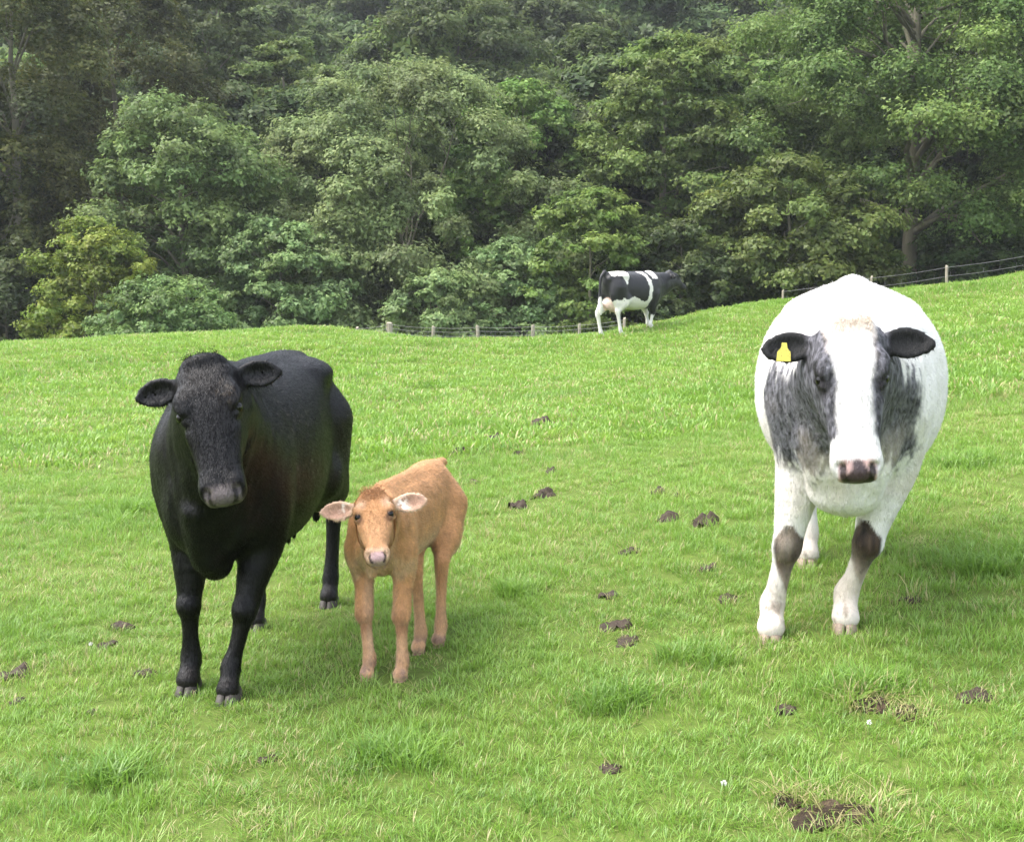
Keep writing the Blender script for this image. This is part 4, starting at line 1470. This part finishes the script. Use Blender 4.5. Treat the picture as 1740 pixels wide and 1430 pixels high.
def paint_white(c, V, N):
    coat = np.tile(np.array([.70, .675, .65]), (len(V), 1))
    s, y, z = head_uv(c, V)
    ny = fbm(V, 18, 1)
    streak = fbm(V * np.array([[1, 1, .22]]), 70, 2, 2)
    fine = fbm(V * np.array([[1, 1, .35]]), 150, 6, 2)
    onhead = sstep(.60, .56, s) * (s > -.06) * (np.abs(y) < .2) * (z > -.16) * (z < .16)
    # grey sides of the face with a white blaze
    blaze = np.interp(s, [-.05, .0, .10, .2, .30, .40, .46], [.085, .080, .070, .052, .047, .055, .10])
    edge = (np.abs(y) - blaze) / .018 + 1.1 * ny
    face = onhead * sstep(-.2, 1.0, edge) * sstep(.465, .425, s + .02 * ny)
    dark = .046 + .16 * (fine + .25) + .04 * ny
    grey = np.clip(np.stack([dark, dark * .97, dark * 1.10], 1), .008, .4)
    # neck and shoulder patches
    side = np.abs(V[:, 1])
    sh_ = np.where(V[:, 0] > .62, (V[:, 0] - .62) / .50, (V[:, 0] - .62) / np.where(V[:, 1] > 0, .11, .20))
    up = np.where(V[:, 1] > 0, .885, .865)
    dz_ = (V[:, 2] - up) / np.where(V[:, 1] > 0, .21, .235)
    e = np.sqrt(sh_ ** 2 * .55 + dz_ ** 2)
    neckp = np.where(V[:, 1] > 0, sstep(.285, .235, V[:, 1] + .03 * ny + .03 * streak), 1.0) * sstep(1.02, .74, e + .24 * ny + .34 * streak) * (V[:, 0] > .30) * sstep(.035, .075, side) * (1 - np.clip(onhead * (s > .02) * (z > -.10), 0, 1))
    m = np.clip(face + neckp, 0, 1)
    coat = coat * (1 - m[:, None]) + grey * m[:, None]
    coat = coat * (1 - onhead * .14 * (1 - 1.2 * fine))[:, None]
    # dark round the eyes
    for sd_ in (1, -1):
        r = np.sqrt(((s - .215) / 1.3) ** 2 + (np.abs(y) - .105) ** 2 + (z - .04) ** 2)
        coat = mix3(coat, (.012, .010, .012), .92 * sstep(.058, .026, r + .006 * ny) * onhead)
    # cream poll
    coat = mix3(coat, (.66, .55, .46), .75 * sstep(.15, .0, s + .06 * ny) * sstep(.095, .075, np.abs(y)) * (z > -.06) * (s < .2))
    # ears
    ear = np.zeros(len(V))
    for k in ('ear_l', 'ear_r'):
        ctr, E, es = c['ear_frames'][k]
        d = V - ctr
        ear = np.maximum(ear, sstep(-.10 * es, -.075 * es, d @ E[0] + .01 * ny) * (np.abs(d @ E[1]) < .08 * es) * (np.abs(d @ E[2]) < .06 * es) * ((d @ E[0]) < .13 * es))
    coat = mix3(coat, (.004, .003, .004), ear)
    # muzzle
    mz = muzzle_mask(c, V, .482)
    spot = mz * sstep(-.25, .05, .5 * ny + 1.5 - ((y - .004) / .040) ** 2 - ((z + .0) / .045) ** 2)
    coat = mix3(coat, (.36, .22, .20), mz * .9)
    coat = mix3(coat, (.022, .014, .016), np.clip(spot, 0, 1) * .95)
    # knees worn brown, stained feet
    for k in ('fl', 'fr'):
        kn = c[k + '_pts']['kn']
        d = V - kn
        up_ = d[:, 2] + .02
        half = np.interp(up_, [-.17, -.05, .05, .11], [.01, .055, .065, .02])
        e = (np.abs(d[:, 1] + (.012 if k == 'fl' else -.012)) - half) / .012 + ny * .8
        kp = sstep(.6, -.6, e) * (np.abs(up_ + .03) < .15) * sstep(-.035, .0, d[:, 0]) * (np.abs(d[:, 1]) < .12) * (d[:, 0] < .12)
        brown = np.array([.040, .025, .016])[None] * (1.0 + 1.3 * streak)[:, None]
        coat = coat * (1 - kp[:, None]) + brown * kp[:, None]
    coat = mix3(coat, (.52, .42, .33), .55 * sstep(.30, .10, V[:, 2]) * (V[:, 2] < .4))
    coat = mix3(coat, (.14, .10, .07), .75 * sstep(.15, .5, fbm(V, 26, 12)) * sstep(.22, .06, V[:, 2]))
    coat = mix3(coat, (.50, .43, .34), .55 * sstep(1.0, .62, V[:, 2]) * sstep(-.1, .5, fbm(V, 5, 14)))
    return np.clip(coat, .004, .72), mz

M_WHITE = hide_material('white_hide', .65, .3, .0, .22, .6)
M_WHITE_HAIR = hide_material('white_hair', .6, .3, .1, .1, .0)
M_HOOF_PALE = horn_material('stained_hoof', (.36, .28, .21), (.14, .10, .075))
WHITE, wb = make_cow('white_cow', 'broad white cow with grey face sides and black ears on the slope at right', wxy, wh, c, paint_white, M_WHITE, M_HOOF_PALE,
                     dict(count=150000, length=.016, width=.0020, lift=.12, wild=.18, mat=M_WHITE_HAIR, jitter=.12, clump=.35))
g = np.random.default_rng(4)
pts = [c['hp'](g.uniform(-.03, .05), g.uniform(-.07, .07), g.uniform(.01, .08)) for _ in range(50)]
link('poll_hair', lock_mesh('poll_hair', c, pts, [c['R'][0] * g.uniform(-.2, 1) + c['R'][2] * .12 + c['R'][1] * g.uniform(-.7, .7) for _ in pts], .024, .0016, M_WHITE_HAIR, (.62, .52, .43), 1, .5), WHITE)['kind'] = 'stuff'
# ear tag
ctr, E, es = c['ear_frames']['ear_r']
tt = NT('ear_tag_plastic')
n_ = tt.noise(180, 2, tt.coord('Object'))
tt.principled(tt.mix(tt.math('GREATER_THAN', n_, .60), (.42, .37, .045), (.20, .17, .03)), .4, .5)
outline = [(-.026, -.040), (.026, -.040), (.024, -.005), (.012, .010), (.009, .030), (-.009, .030), (-.012, .010), (-.024, -.005)]
Vt = [(x, -.0015, z) for x, z in outline] + [(x, .0015, z) for x, z in outline]
me = bpy.data.meshes.new('ear_tag')
n = len(outline)
me.from_pydata([Vector(v) for v in Vt], [], [list(range(n)), list(range(2 * n - 1, n - 1, -1))] + [[i, i + n, (i + 1) % n + n, (i + 1) % n] for i in range(n)])
me.materials.append(tt.m)
tag_o = link('ear_tag', me, WHITE)
dwn = E[1] if E[1][2] < 0 else -E[1]
zax = unit(np.array([0, 0, 1]) - E[2] * E[2][2])
xax = np.cross(E[2], zax)
Mx = np.eye(4)
Mx[:3, 0], Mx[:3, 1], Mx[:3, 2] = xax, -E[2], zax
Mx[:3, 3] = ctr + E[2] * .012 + E[0] * .005 - zax * .014
if np.linalg.det(Mx[:3, :3]) < 0:
    Mx[:3, 0] *= -1
tag_o.matrix_local = Matrix(Mx.tolist())
tag_o['label'] = 'yellow plastic ear tag'
C_WHITE = c

# ---------------- tan calf
CP = dict(fr=(625, 1153), fl=(681, 1156), hr=(712, 1110), hl=(746, 1098))
cxy, ch_, csep = frame(CP, .27, -.33)
cxy, ch_, csep = axis((656, 980), (729, 850), 4.88, 5.38, .29, -.33)
cz = land1(*cxy)
cl = to_local(cxy, ch_, cz)
print('calf', cxy, math.degrees(ch_), csep)
CALF_TORSO = [(a_, .965 * b_, c_, d_, e_) for a_, b_, c_, d_, e_ in [(-.435, .70, .03, .05, .06), (-.40, .68, .085, .10, .12), (-.33, .655, .125, .155, .17), (-.24, .645, .138, .180, .18), (-.10, .625, .142, .180, .165),
              (.05, .61, .145, .185, .165), (.17, .605, .138, .185, .17), (.27, .60, .122, .17, .17), (.35, .60, .095, .13, .15), (.40, .59, .04, .06, .08)]]
k_ = .61
def calfify(st):
    return [(s / k_, z / k_, w / k_, u / k_, d_ / k_) for s, z, w, u, d_ in st]
c = dict(S=k_, L=1.0, W=.84, torso=calfify(CALF_TORSO), voxel=.0055, lo=(-.62, -.36, -.05), hi=(.95, .36, 1.08), HS=.62, cat='calf',
         hooks=False, dz=.0, elz=.72, elx=.44, stz=.80, hkz=.60, hkx=.10, knf=.50, leg_r=1.0, arm=.82, thigh=.82, hoof=.92, muscle=.85, head_w=1.06, eye=(.091, .054), knee=1.12, shag=1.6, nostril=.72, wrinkle=2.2)
c.update(feet(CP, cl))
c['poll'] = cl(at(634, 846, cxy[1] - .52))
c['muzzle'] = cl(at(641, 938, cxy[1] - .75))
c['side'] = unit(cl(np.append(cxy, cz) + np.array([1, .06, .04])))
c['face'] = cl(np.append(cxy, cz) + np.array([0, -1, .5]))
c['neck_base'] = None
c['head'] = [(s_, z_, w_ * (1 - .17 * sstep(.28, .42, np.array(s_))), u_, d_) for s_, z_, w_, u_, d_ in HEAD_ST]
c['neck'] = [((.26, 0, .70), .13, (.10, 0, -.09), .10), ((.30, 0, .62), .15, (.16, 0, -.10), .10), ((.36, 0, .52), .12, (.22, 0, -.12), .07)]
c['folds'] = [((.44, 0, .56), .018, (.40, 0, .44), .022)]
c['ear_l'] = dict(dir=(-.10, 1, -.05), open=(.55, -.25, 1), size=1.0)
c['ear_r'] = dict(dir=(-.02, 1, -.05), open=(.55, -.25, 1), size=1.0)
c['tail'] = [((-.415, 0, .74), .02), ((-.46, 0, .68), .016), ((-.475, 0, .55), .012), ((-.465, 0, .42), .012), ((-.46, 0, .34), .018), ((-.455, 0, .28), .01)]
c['extra'] = [('ell', (-.10, 0, .47), (.06, .03, .03), .03)]

def paint_calf(c, V, N):
    coat = np.tile(np.array([.45, .230, .100]), (len(V), 1))
    coat *= (1 + .22 * fbm(V, 14, 1) + .14 * fbm(V, 50, 2))[:, None]
    s, y, z = head_uv(c, V)
    onhead = (s > -.05) * (s < .62) * (np.abs(y) < .2) * (z > -.16)
    pale = np.array([.56, .38, .25])
    coat = mix3(coat, pale, .75 * sstep(.66, .50, V[:, 2]) * sstep(.1, -.5, N[:, 2]) * (1 - onhead))
    coat = mix3(coat, pale, .55 * sstep(.52, .34, V[:, 2]) * sstep(.0, .9, -np.sign(V[:, 1]) * N[:, 1]) * (1 - onhead))
    coat = mix3(coat, pale, .35 * sstep(.35, .15, V[:, 2]) * (1 - onhead))
    # face
    coat = mix3(coat, (.48, .27, .135), .7 * onhead * sstep(.2, .35, s))
    coat = mix3(coat, (.54, .37, .25), .8 * onhead * sstep(.45, .49, s))
    er = np.sqrt(((s - .12) / 1.4) ** 2 + (np.abs(y) - .085) ** 2 + (z - .06) ** 2)
    coat = mix3(coat, (.58, .40, .27), .7 * sstep(.06, .02, er) * onhead)
    coat = mix3(coat, (.31, .14, .055), .5 * onhead * sstep(.10, .02, s) * sstep(.08, .05, np.abs(y)))
    for sd_ in (1, -1):
        ex = np.sqrt(((s - .21) / 1.3) ** 2 + (sd_ * y - .10) ** 2 + (z - .062) ** 2)
        coat = mix3(coat, (.05, .025, .015), .8 * sstep(.036, .022, ex) * onhead)
        tr_ = np.sqrt(((s - .25) / 1.6) ** 2 + (sd_ * y - .078) ** 2)
        coat = mix3(coat, (.12, .055, .025), .6 * sstep(.026, .008, tr_) * onhead * (z > 0))
    m = muzzle_mask(c, V, .492, -.026, .046)
    coat = mix3(coat, (.33, .22, .22), m * .95)
    for k in ('ear_l', 'ear_r'):
        ctr, E, es = c['ear_frames'][k]
        d = V - ctr
        u, v, w = d @ E[0] / es, d @ E[1] / es, d @ E[2] / es
        on = (np.abs(u) < .125) * (np.abs(v) < .075) * (np.abs(w) < .05)
        ins = sstep(1.0, .8, np.sqrt((u / .10) ** 2 + (v / .058) ** 2)) * sstep(-.2, .3, N @ E[2]) * on
        coat = mix3(coat, (.62, .47, .37), .6 * on)
        coat = mix3(coat, (.40, .235, .165), ins * .85)
        coat = mix3(coat, (.85, .78, .68), ins * sstep(.0, -.05, u) * sstep(-.1, .25, fbm(V, 60, 4)))
    coat = mix3(coat, (.20, .13, .11), .75 * sstep(.11, .05, V[:, 2]) * sstep(-.2, .3, fbm(V, 40, 6)))
    for k in ('fl', 'fr'):
        d = np.linalg.norm((V - c[k + '_pts']['kn'] - np.array([.02, 0, -.03])) / np.array([1, 1, 1.6]), axis=1)
        coat = mix3(coat, (.24, .10, .045), .6 * sstep(.05, .02, d))
    return np.clip(coat, .005, .85), m

M_TAN = hide_material('tan_hide', .7, .25, .15, .6, .7, (1, .85, .6))
M_TAN_HAIR = hide_material('tan_hair', .6, .3, .1, .35, .0, (1, .85, .6))
M_HOOF_PINK = horn_material('calf_hoof', (.34, .20, .13), (.13, .08, .06))
CALF, cb = make_cow('calf', 'small tan calf standing beside the black cow', cxy, ch_, c, paint_calf, M_TAN, M_HOOF_PINK,
                    dict(count=150000, length=.014, width=.0016, lift=.16, wild=.20, mat=M_TAN_HAIR, jitter=.18, clump=.55), eye_r=.0255)
g = np.random.default_rng(6)
pts = [c['hp'](g.uniform(-.02, .10), g.uniform(-.065, .065), g.uniform(.055, .08)) for _ in range(90)]
link('poll_hair', lock_mesh('poll_hair', c, pts, [c['R'][0] * g.uniform(-.6, .8) + c['R'][2] * .2 + c['R'][1] * g.uniform(-.8, .8) for _ in pts], .014, .0013, M_TAN_HAIR, (.36, .185, .085), 1, .9, 16), CALF)['kind'] = 'stuff'
C_CALF = c

# ---------------- far pied cow
FP = ground_at(1074, 566)
fxy = FP[:2]
fh = math.radians(36)
fz = land1(*fxy)
fl_ = to_local(fxy, fh, fz)
print('far', fxy, fz)
c = dict(S=1.01, L=1.0, W=.97, torso=ADULT_TORSO, voxel=.016, lo=(-1.15, -.6, -.3), hi=(1.9, .6, 1.8), HS=1.06, hkx=.12)
def ft(x, y):
    w = np.array([fxy[0] + x * math.cos(fh) - y * math.sin(fh), fxy[1] + x * math.sin(fh) + y * math.cos(fh)])
    return np.array([x, y, land1(*w) - fz])
c.update(fl=ft(.62, .14), fr=ft(.42, -.16), hl=ft(-.72, .16), hr=ft(-.45, -.17))
c['poll'] = np.array([1.04, 0, 1.30])
c['muzzle'] = np.array([1.44, -.06, .98])
c['face'] = (.4, 0, 1)
c['neck_base'] = None
c['neck'] = [((.45, 0, 1.17), .15, (.05, 0, -.09), .11), ((.58, 0, 1.0), .20, (.14, 0, -.10), .12), ((.62, 0, .82), .16, (.22, 0, -.12), .10)]
c['ear_l'] = dict(dir=(-.1, 1, -.35), open=(.4, .6, .4), size=.95)
c['ear_r'] = dict(dir=(-.1, 1, -.35), open=(.4, .6, .4), size=.95)
c['tail'] = [((-.80, 0, 1.32), .045), ((-.90, 0, 1.2), .034), ((-.93, 0, .95), .03), ((-.92, 0, .72), .045), ((-.90, 0, .55), .05), ((-.89, 0, .42), .02)]
c['extra'] = [('ell', (-.50, 0, .66), (.24, .17, .20), .06)] + [('cone', (-.42 - .14 * i, s * .08, .50), (-.42 - .14 * i, s * .085, .43), .02, .014, .02) for i in (0, 1) for s in (1, -1)]

def paint_pied(c, V, N):
    coat = np.tile(np.array([.004, .0036, .0045]), (len(V), 1))
    x, y, z = V[:, 0], V[:, 1], V[:, 2]
    nz = .06 * fbm(V, 7, 21)
    s, hy, hz = head_uv(c, V)
    white = np.zeros(len(V), bool)
    band = np.interp(z, [.55, .75, 1.0, 1.2, 1.45], [.10, .24, .28, .20, .06])
    bw = np.interp(z, [.55, .8, 1.1, 1.3, 1.45], [.10, .055, .05, .07, .12])
    trunk = (x < .62) & (x > -.85)
    white |= trunk & (np.abs(x - band + nz) < bw) & (z > .5)
    white |= trunk & (np.abs(x + .50 + nz) < .22) & (z > 1.24 + nz + .25 * np.maximum(0, x + .5) - .2 * np.exp(-((x + .40) / .08) ** 2))
    white |= trunk & (np.abs(x - .42 + nz) < .09) & (z > 1.20 + nz) & (z < 1.36)
    white |= (z < .70 + nz * 1.8 + .12 * np.exp(-((x + .22) / .2) ** 2)) & (x < .25)
    white |= (z < .52) & ~((x > .3) & (z > .40 + nz) & (y < .0))
    white |= (x < -.62 + nz) & (z < .74 + 2.2 * nz) & (np.abs(y) < .13)
    white &= ~((s > -.06) & (s < .62) & (np.abs(hy) < .25) & (z > .8))
    white |= (x < -.86) & (z < .62)
    coat[white] = np.array([.66, .63, .57])
    ud = np.linalg.norm((V - np.array([-.52, 0, .62])) / np.array([.3, .2, .22]), axis=1)
    coat = mix3(coat, (.60, .42, .34), .8 * sstep(1.05, .9, ud) * (z < .8) * (np.abs(y) < .15))
    m = muzzle_mask(c, V)
    return coat, m * .5

M_PIED = hide_material('pied_hide', .5, .45, .1, .2, .3)
FAR, fb = make_cow('pied_cow', 'distant black and white cow in profile below the woodland edge', fxy, fh, c, paint_pied, M_PIED, M_HOOF_PALE)
# ------------------------------------------------------------------ dung and poached ground
t = NT('dung')
co = t.coord('Object')
n1 = t.noise(30, 4, co, .7)
n2 = t.noise(9, 3, co)
t.principled(t.mix(n2, t.ramp(n1, [(.3, (.016, .011, .007)), (.7, (.060, .042, .027))]), (.055, .040, .028)), .75, .25, t.bump(n1, .8, .02))
M_DUNG = t.m
t = NT('poached_mud')
co = t.coord('Object')
n1 = t.noise(18, 5, co, .7)
t.principled(t.ramp(n1, [(.3, (.014, .010, .006)), (.55, (.040, .027, .016)), (.75, (.13, .095, .055))]), .8, .2, t.bump(n1, .9, .03))
M_MUD = t.m

def lump(name, label, cat, px, py, w, h, mat, seed, rise=.35, group=None, sink=0.0):
    p = ground_at(px, py)
    sc = np.linalg.norm(p - np.array([0, 0, H_CAM])) / F_PX
    rx = w * sc * .5
    slope = max(.25, (H_CAM - p[2]) / np.linalg.norm(p[:2]))
    ry = min(h * sc * .5 / slope, rx * 1.1)
    g = np.random.default_rng(seed)
    nr, na = (9, 30) if mat is M_DUNG else (22, 72)
    V, F = [], []
    ph = g.uniform(0, 6.28, 4)
    for i in range(nr):
        q = i / (nr - 1)
        for k in range(na):
            a = 2 * math.pi * k / na
            wob = 1 + .24 * math.sin(2 * a + ph[0]) + .20 * math.sin(3 * a + ph[1]) + .16 * math.sin(5 * a + ph[2]) + .12 * math.sin(8 * a + ph[3])
            V.append((rx * q * wob * math.cos(a), ry * q * wob * math.sin(a), 0))
        if i:
            for k in range(na):
                F.append(((i - 1) * na + k, i * na + k, i * na + (k + 1) % na, (i - 1) * na + (k + 1) % na))
    V = np.array(V)
    W = V + np.array([p[0], p[1], 0])
    zl = land(W[:, 0], W[:, 1]) - land1(p[0], p[1])
    q = np.hypot(V[:, 0] / rx, V[:, 1] / ry)
    hgt = rise * min(rx, .12)
    V[:, 2] = zl + hgt * (.75 * np.clip(1 - q ** 2.0, -.6, 1) + 1.5 * fbm(W, 1.7 / max(rx, .03), seed, 2) * (.4 + .6 * q) + (.5 if mat is M_DUNG else 1.6) * fbm(W, 4.5 / max(rx, .03), seed + 3, 3)) + .006
    V[:, 2] -= np.where(q > .98, .03, 0)
    V[:, 2] -= sink * np.clip(1.3 - q, 0, 1)
    o = link(name, mesh_np(name, V, np.array(F), mat, True), loc=(p[0], p[1], land1(p[0], p[1])))
    tag(o, label, cat, group)
    BARE.append((p[0], p[1], rx * .86, ry * .86))
    if mat is M_MUD:
        STRAW.append((p[0], p[1] + ry * .3, rx * .9, int(110 * rx) + 6))
    return o

GD = 'dung pats scattered over the pasture'
for i, (px, py, w, h, lab) in enumerate([
        (880, 862, 34, 22, 'dark dung pat at left of the close pair right of the calf'),
        (925, 843, 38, 30, 'dark dung pat at right of the close pair right of the calf'),
        (1045, 1066, 52, 32, 'large crumbly brown dung heap midway between calf and white cow'),
        (1064, 1092, 44, 20, 'grass-strewn dung patch touching the large crumbly heap'),
        (1033, 1014, 36, 18, 'flat oval dung pat just above the large crumbly heap'),
        (1236, 1022, 34, 16, 'grey-brown dung pat left of the front hooves of the white cow'),
        (1201, 968, 36, 18, 'broken dung pat left of the hind hoof of the white cow'),
        (1070, 939, 36, 16, 'faint worn dung patch above the flat oval pat'),
        (1120, 838, 26, 11, 'thin dark dung smear left of the knees-high flank of the white cow'),
        (1150, 843, 13, 8, 'tiny dung crumb right of the thin smear'),
        (1135, 883, 34, 15, 'flattened brownish dung patch below the thin smear'),
        (1196, 890, 46, 12, 'long thin dung streak right of the flattened patch'),
        (912, 722, 42, 14, 'long dark dung pat farthest up the field in mid-frame'),
        (880, 773, 20, 15, 'small dark dung pat above the close pair'),
        (778, 768, 24, 17, 'small blackish dung pat just above the calf rump'),
        (838, 749, 28, 13, 'dark dung pat right of the blackish one above the calf'),
        (812, 738, 18, 11, 'small dung pat above and left of its darker neighbour'),
        (705, 740, 22, 11, 'faint dung pat right of the black cow rump'),
        (935, 803, 22, 15, 'small dung pat straight above the close pair'),
        (807, 821, 18, 9, 'tiny dung pat right beside the calf rump'),
        (183, 1097, 32, 17, 'dark dung pat left of the front legs of the black cow'),
        (208, 1068, 38, 16, 'greyish flat dung pat behind the dark one at left'),
        (246, 1148, 34, 17, 'dark dung pat nearest the left front hoof of the black cow'),
        (22, 1148, 52, 18, 'long dark dung pat at the left edge of the photo'),
        (30, 1192, 26, 14, 'small grey dung pat below the long one at left edge'),
        (155, 1213, 16, 15, 'small round dung crumb low at left'),
        (1548, 1020, 34, 15, 'dark dung pat right of the white cow'),
        (1660, 1186, 60, 16, 'worn brown dung patch near the right edge'),
        (1333, 1208, 34, 22, 'chunky dung pat below the left hoof of the white cow'),
        (1038, 1308, 38, 17, 'brown dung pat alone in the foreground centre'),
        (455, 1292, 32, 15, 'grey dung pat below the black cow in the foreground')]):
    lump('dung_pat', lab, 'dung', px, py, w * 1.1, h * 1.1, M_DUNG, 200 + i, .26 if py > 930 else .55, GD)
lump('mud_hole', 'dark torn-up mud hole in the turf below the white cow', 'mud', 1482, 1202, 66, 26, M_MUD, 301, .14)
lump('mud_hole', 'smaller mud scrape joined to the right of the torn-up hole', 'mud', 1540, 1219, 52, 20, M_MUD, 302, .14)
lump('mud_hole', 'wide muddy hollow at the bottom edge right of centre', 'mud', 1415, 1396, 150, 40, M_MUD, 303, .10)
lump('mud_hole', 'straw-coloured mud tuft just left of the wide hollow', 'mud', 1340, 1366, 46, 26, M_MUD, 304, .35)
# ------------------------------------------------------------------ clover heads
t = NT('clover_petal')
n1 = t.noise(300, 2, t.coord('Object'))
t.principled(t.mix(n1, (.62, .60, .56), (.74, .72, .68)), .8, .2)
M_PETAL = t.m
def clover(label, px, py, r):
    p = ground_at(px, py)
    g = np.random.default_rng(int(px))
    V, F = [], []
    for k in range(42):
        d = unit(g.normal(size=3) + np.array([0, 0, .35]))
        u = unit(np.cross(d, g.normal(size=3)))
        b = len(V)
        V += [d * r * .35, d * r * .8 + u * r * .22, d * r * 1.1, d * r * .8 - u * r * .22]
        F.append((b, b + 1, b + 2, b + 3))
    z = land1(p[0], p[1])
    o = link('clover_flower', None, loc=(p[0], p[1], z))
    tag(o, label, 'flower', 'white clover heads in the turf')
    link('petals', mesh_np('petals', np.array(V) + np.array([0, 0, .055]), np.array(F), M_PETAL), o)
    link('stem', tubes('stem', [([(0, 0, -.01), (.004, .002, .03), (0, 0, .052)], [.0012] * 3)], M_BLADE, 5), o)
clover('single white clover head left of the wide muddy hollow', 1229, 1360, .0095)
clover('tiny white clover head below the torn-up mud hole', 1476, 1258, .009)
clover('small white clover head left of the black cow front hooves', 155, 1114, .009)
# ------------------------------------------------------------------ thin moist air
t = NT('moist_air')
pv = t.n('ShaderNodeVolumePrincipled')
pv.inputs['Color'].default_value = (.92, .95, 1.0, 1)
pv.inputs['Density'].default_value = .00042
pv.inputs['Anisotropy'].default_value = .2
t.l(pv.outputs[0], t.out.inputs['Volume'])
x0, x1, y0, y1, zz0, zz1 = -140, 140, -12, 200, -8, 95
V = np.array([(x, y, z) for x in (x0, x1) for y in (y0, y1) for z in (zz0, zz1)], float)
F = np.array([(0, 1, 3, 2), (4, 6, 7, 5), (0, 4, 5, 1), (2, 3, 7, 6), (0, 2, 6, 4), (1, 5, 7, 3)])
hz = link('haze', mesh_np('haze', V, F, t.m))
tag(hz, 'thin pale haze hanging over field and wood', 'haze', kind='stuff')
lay_grass()
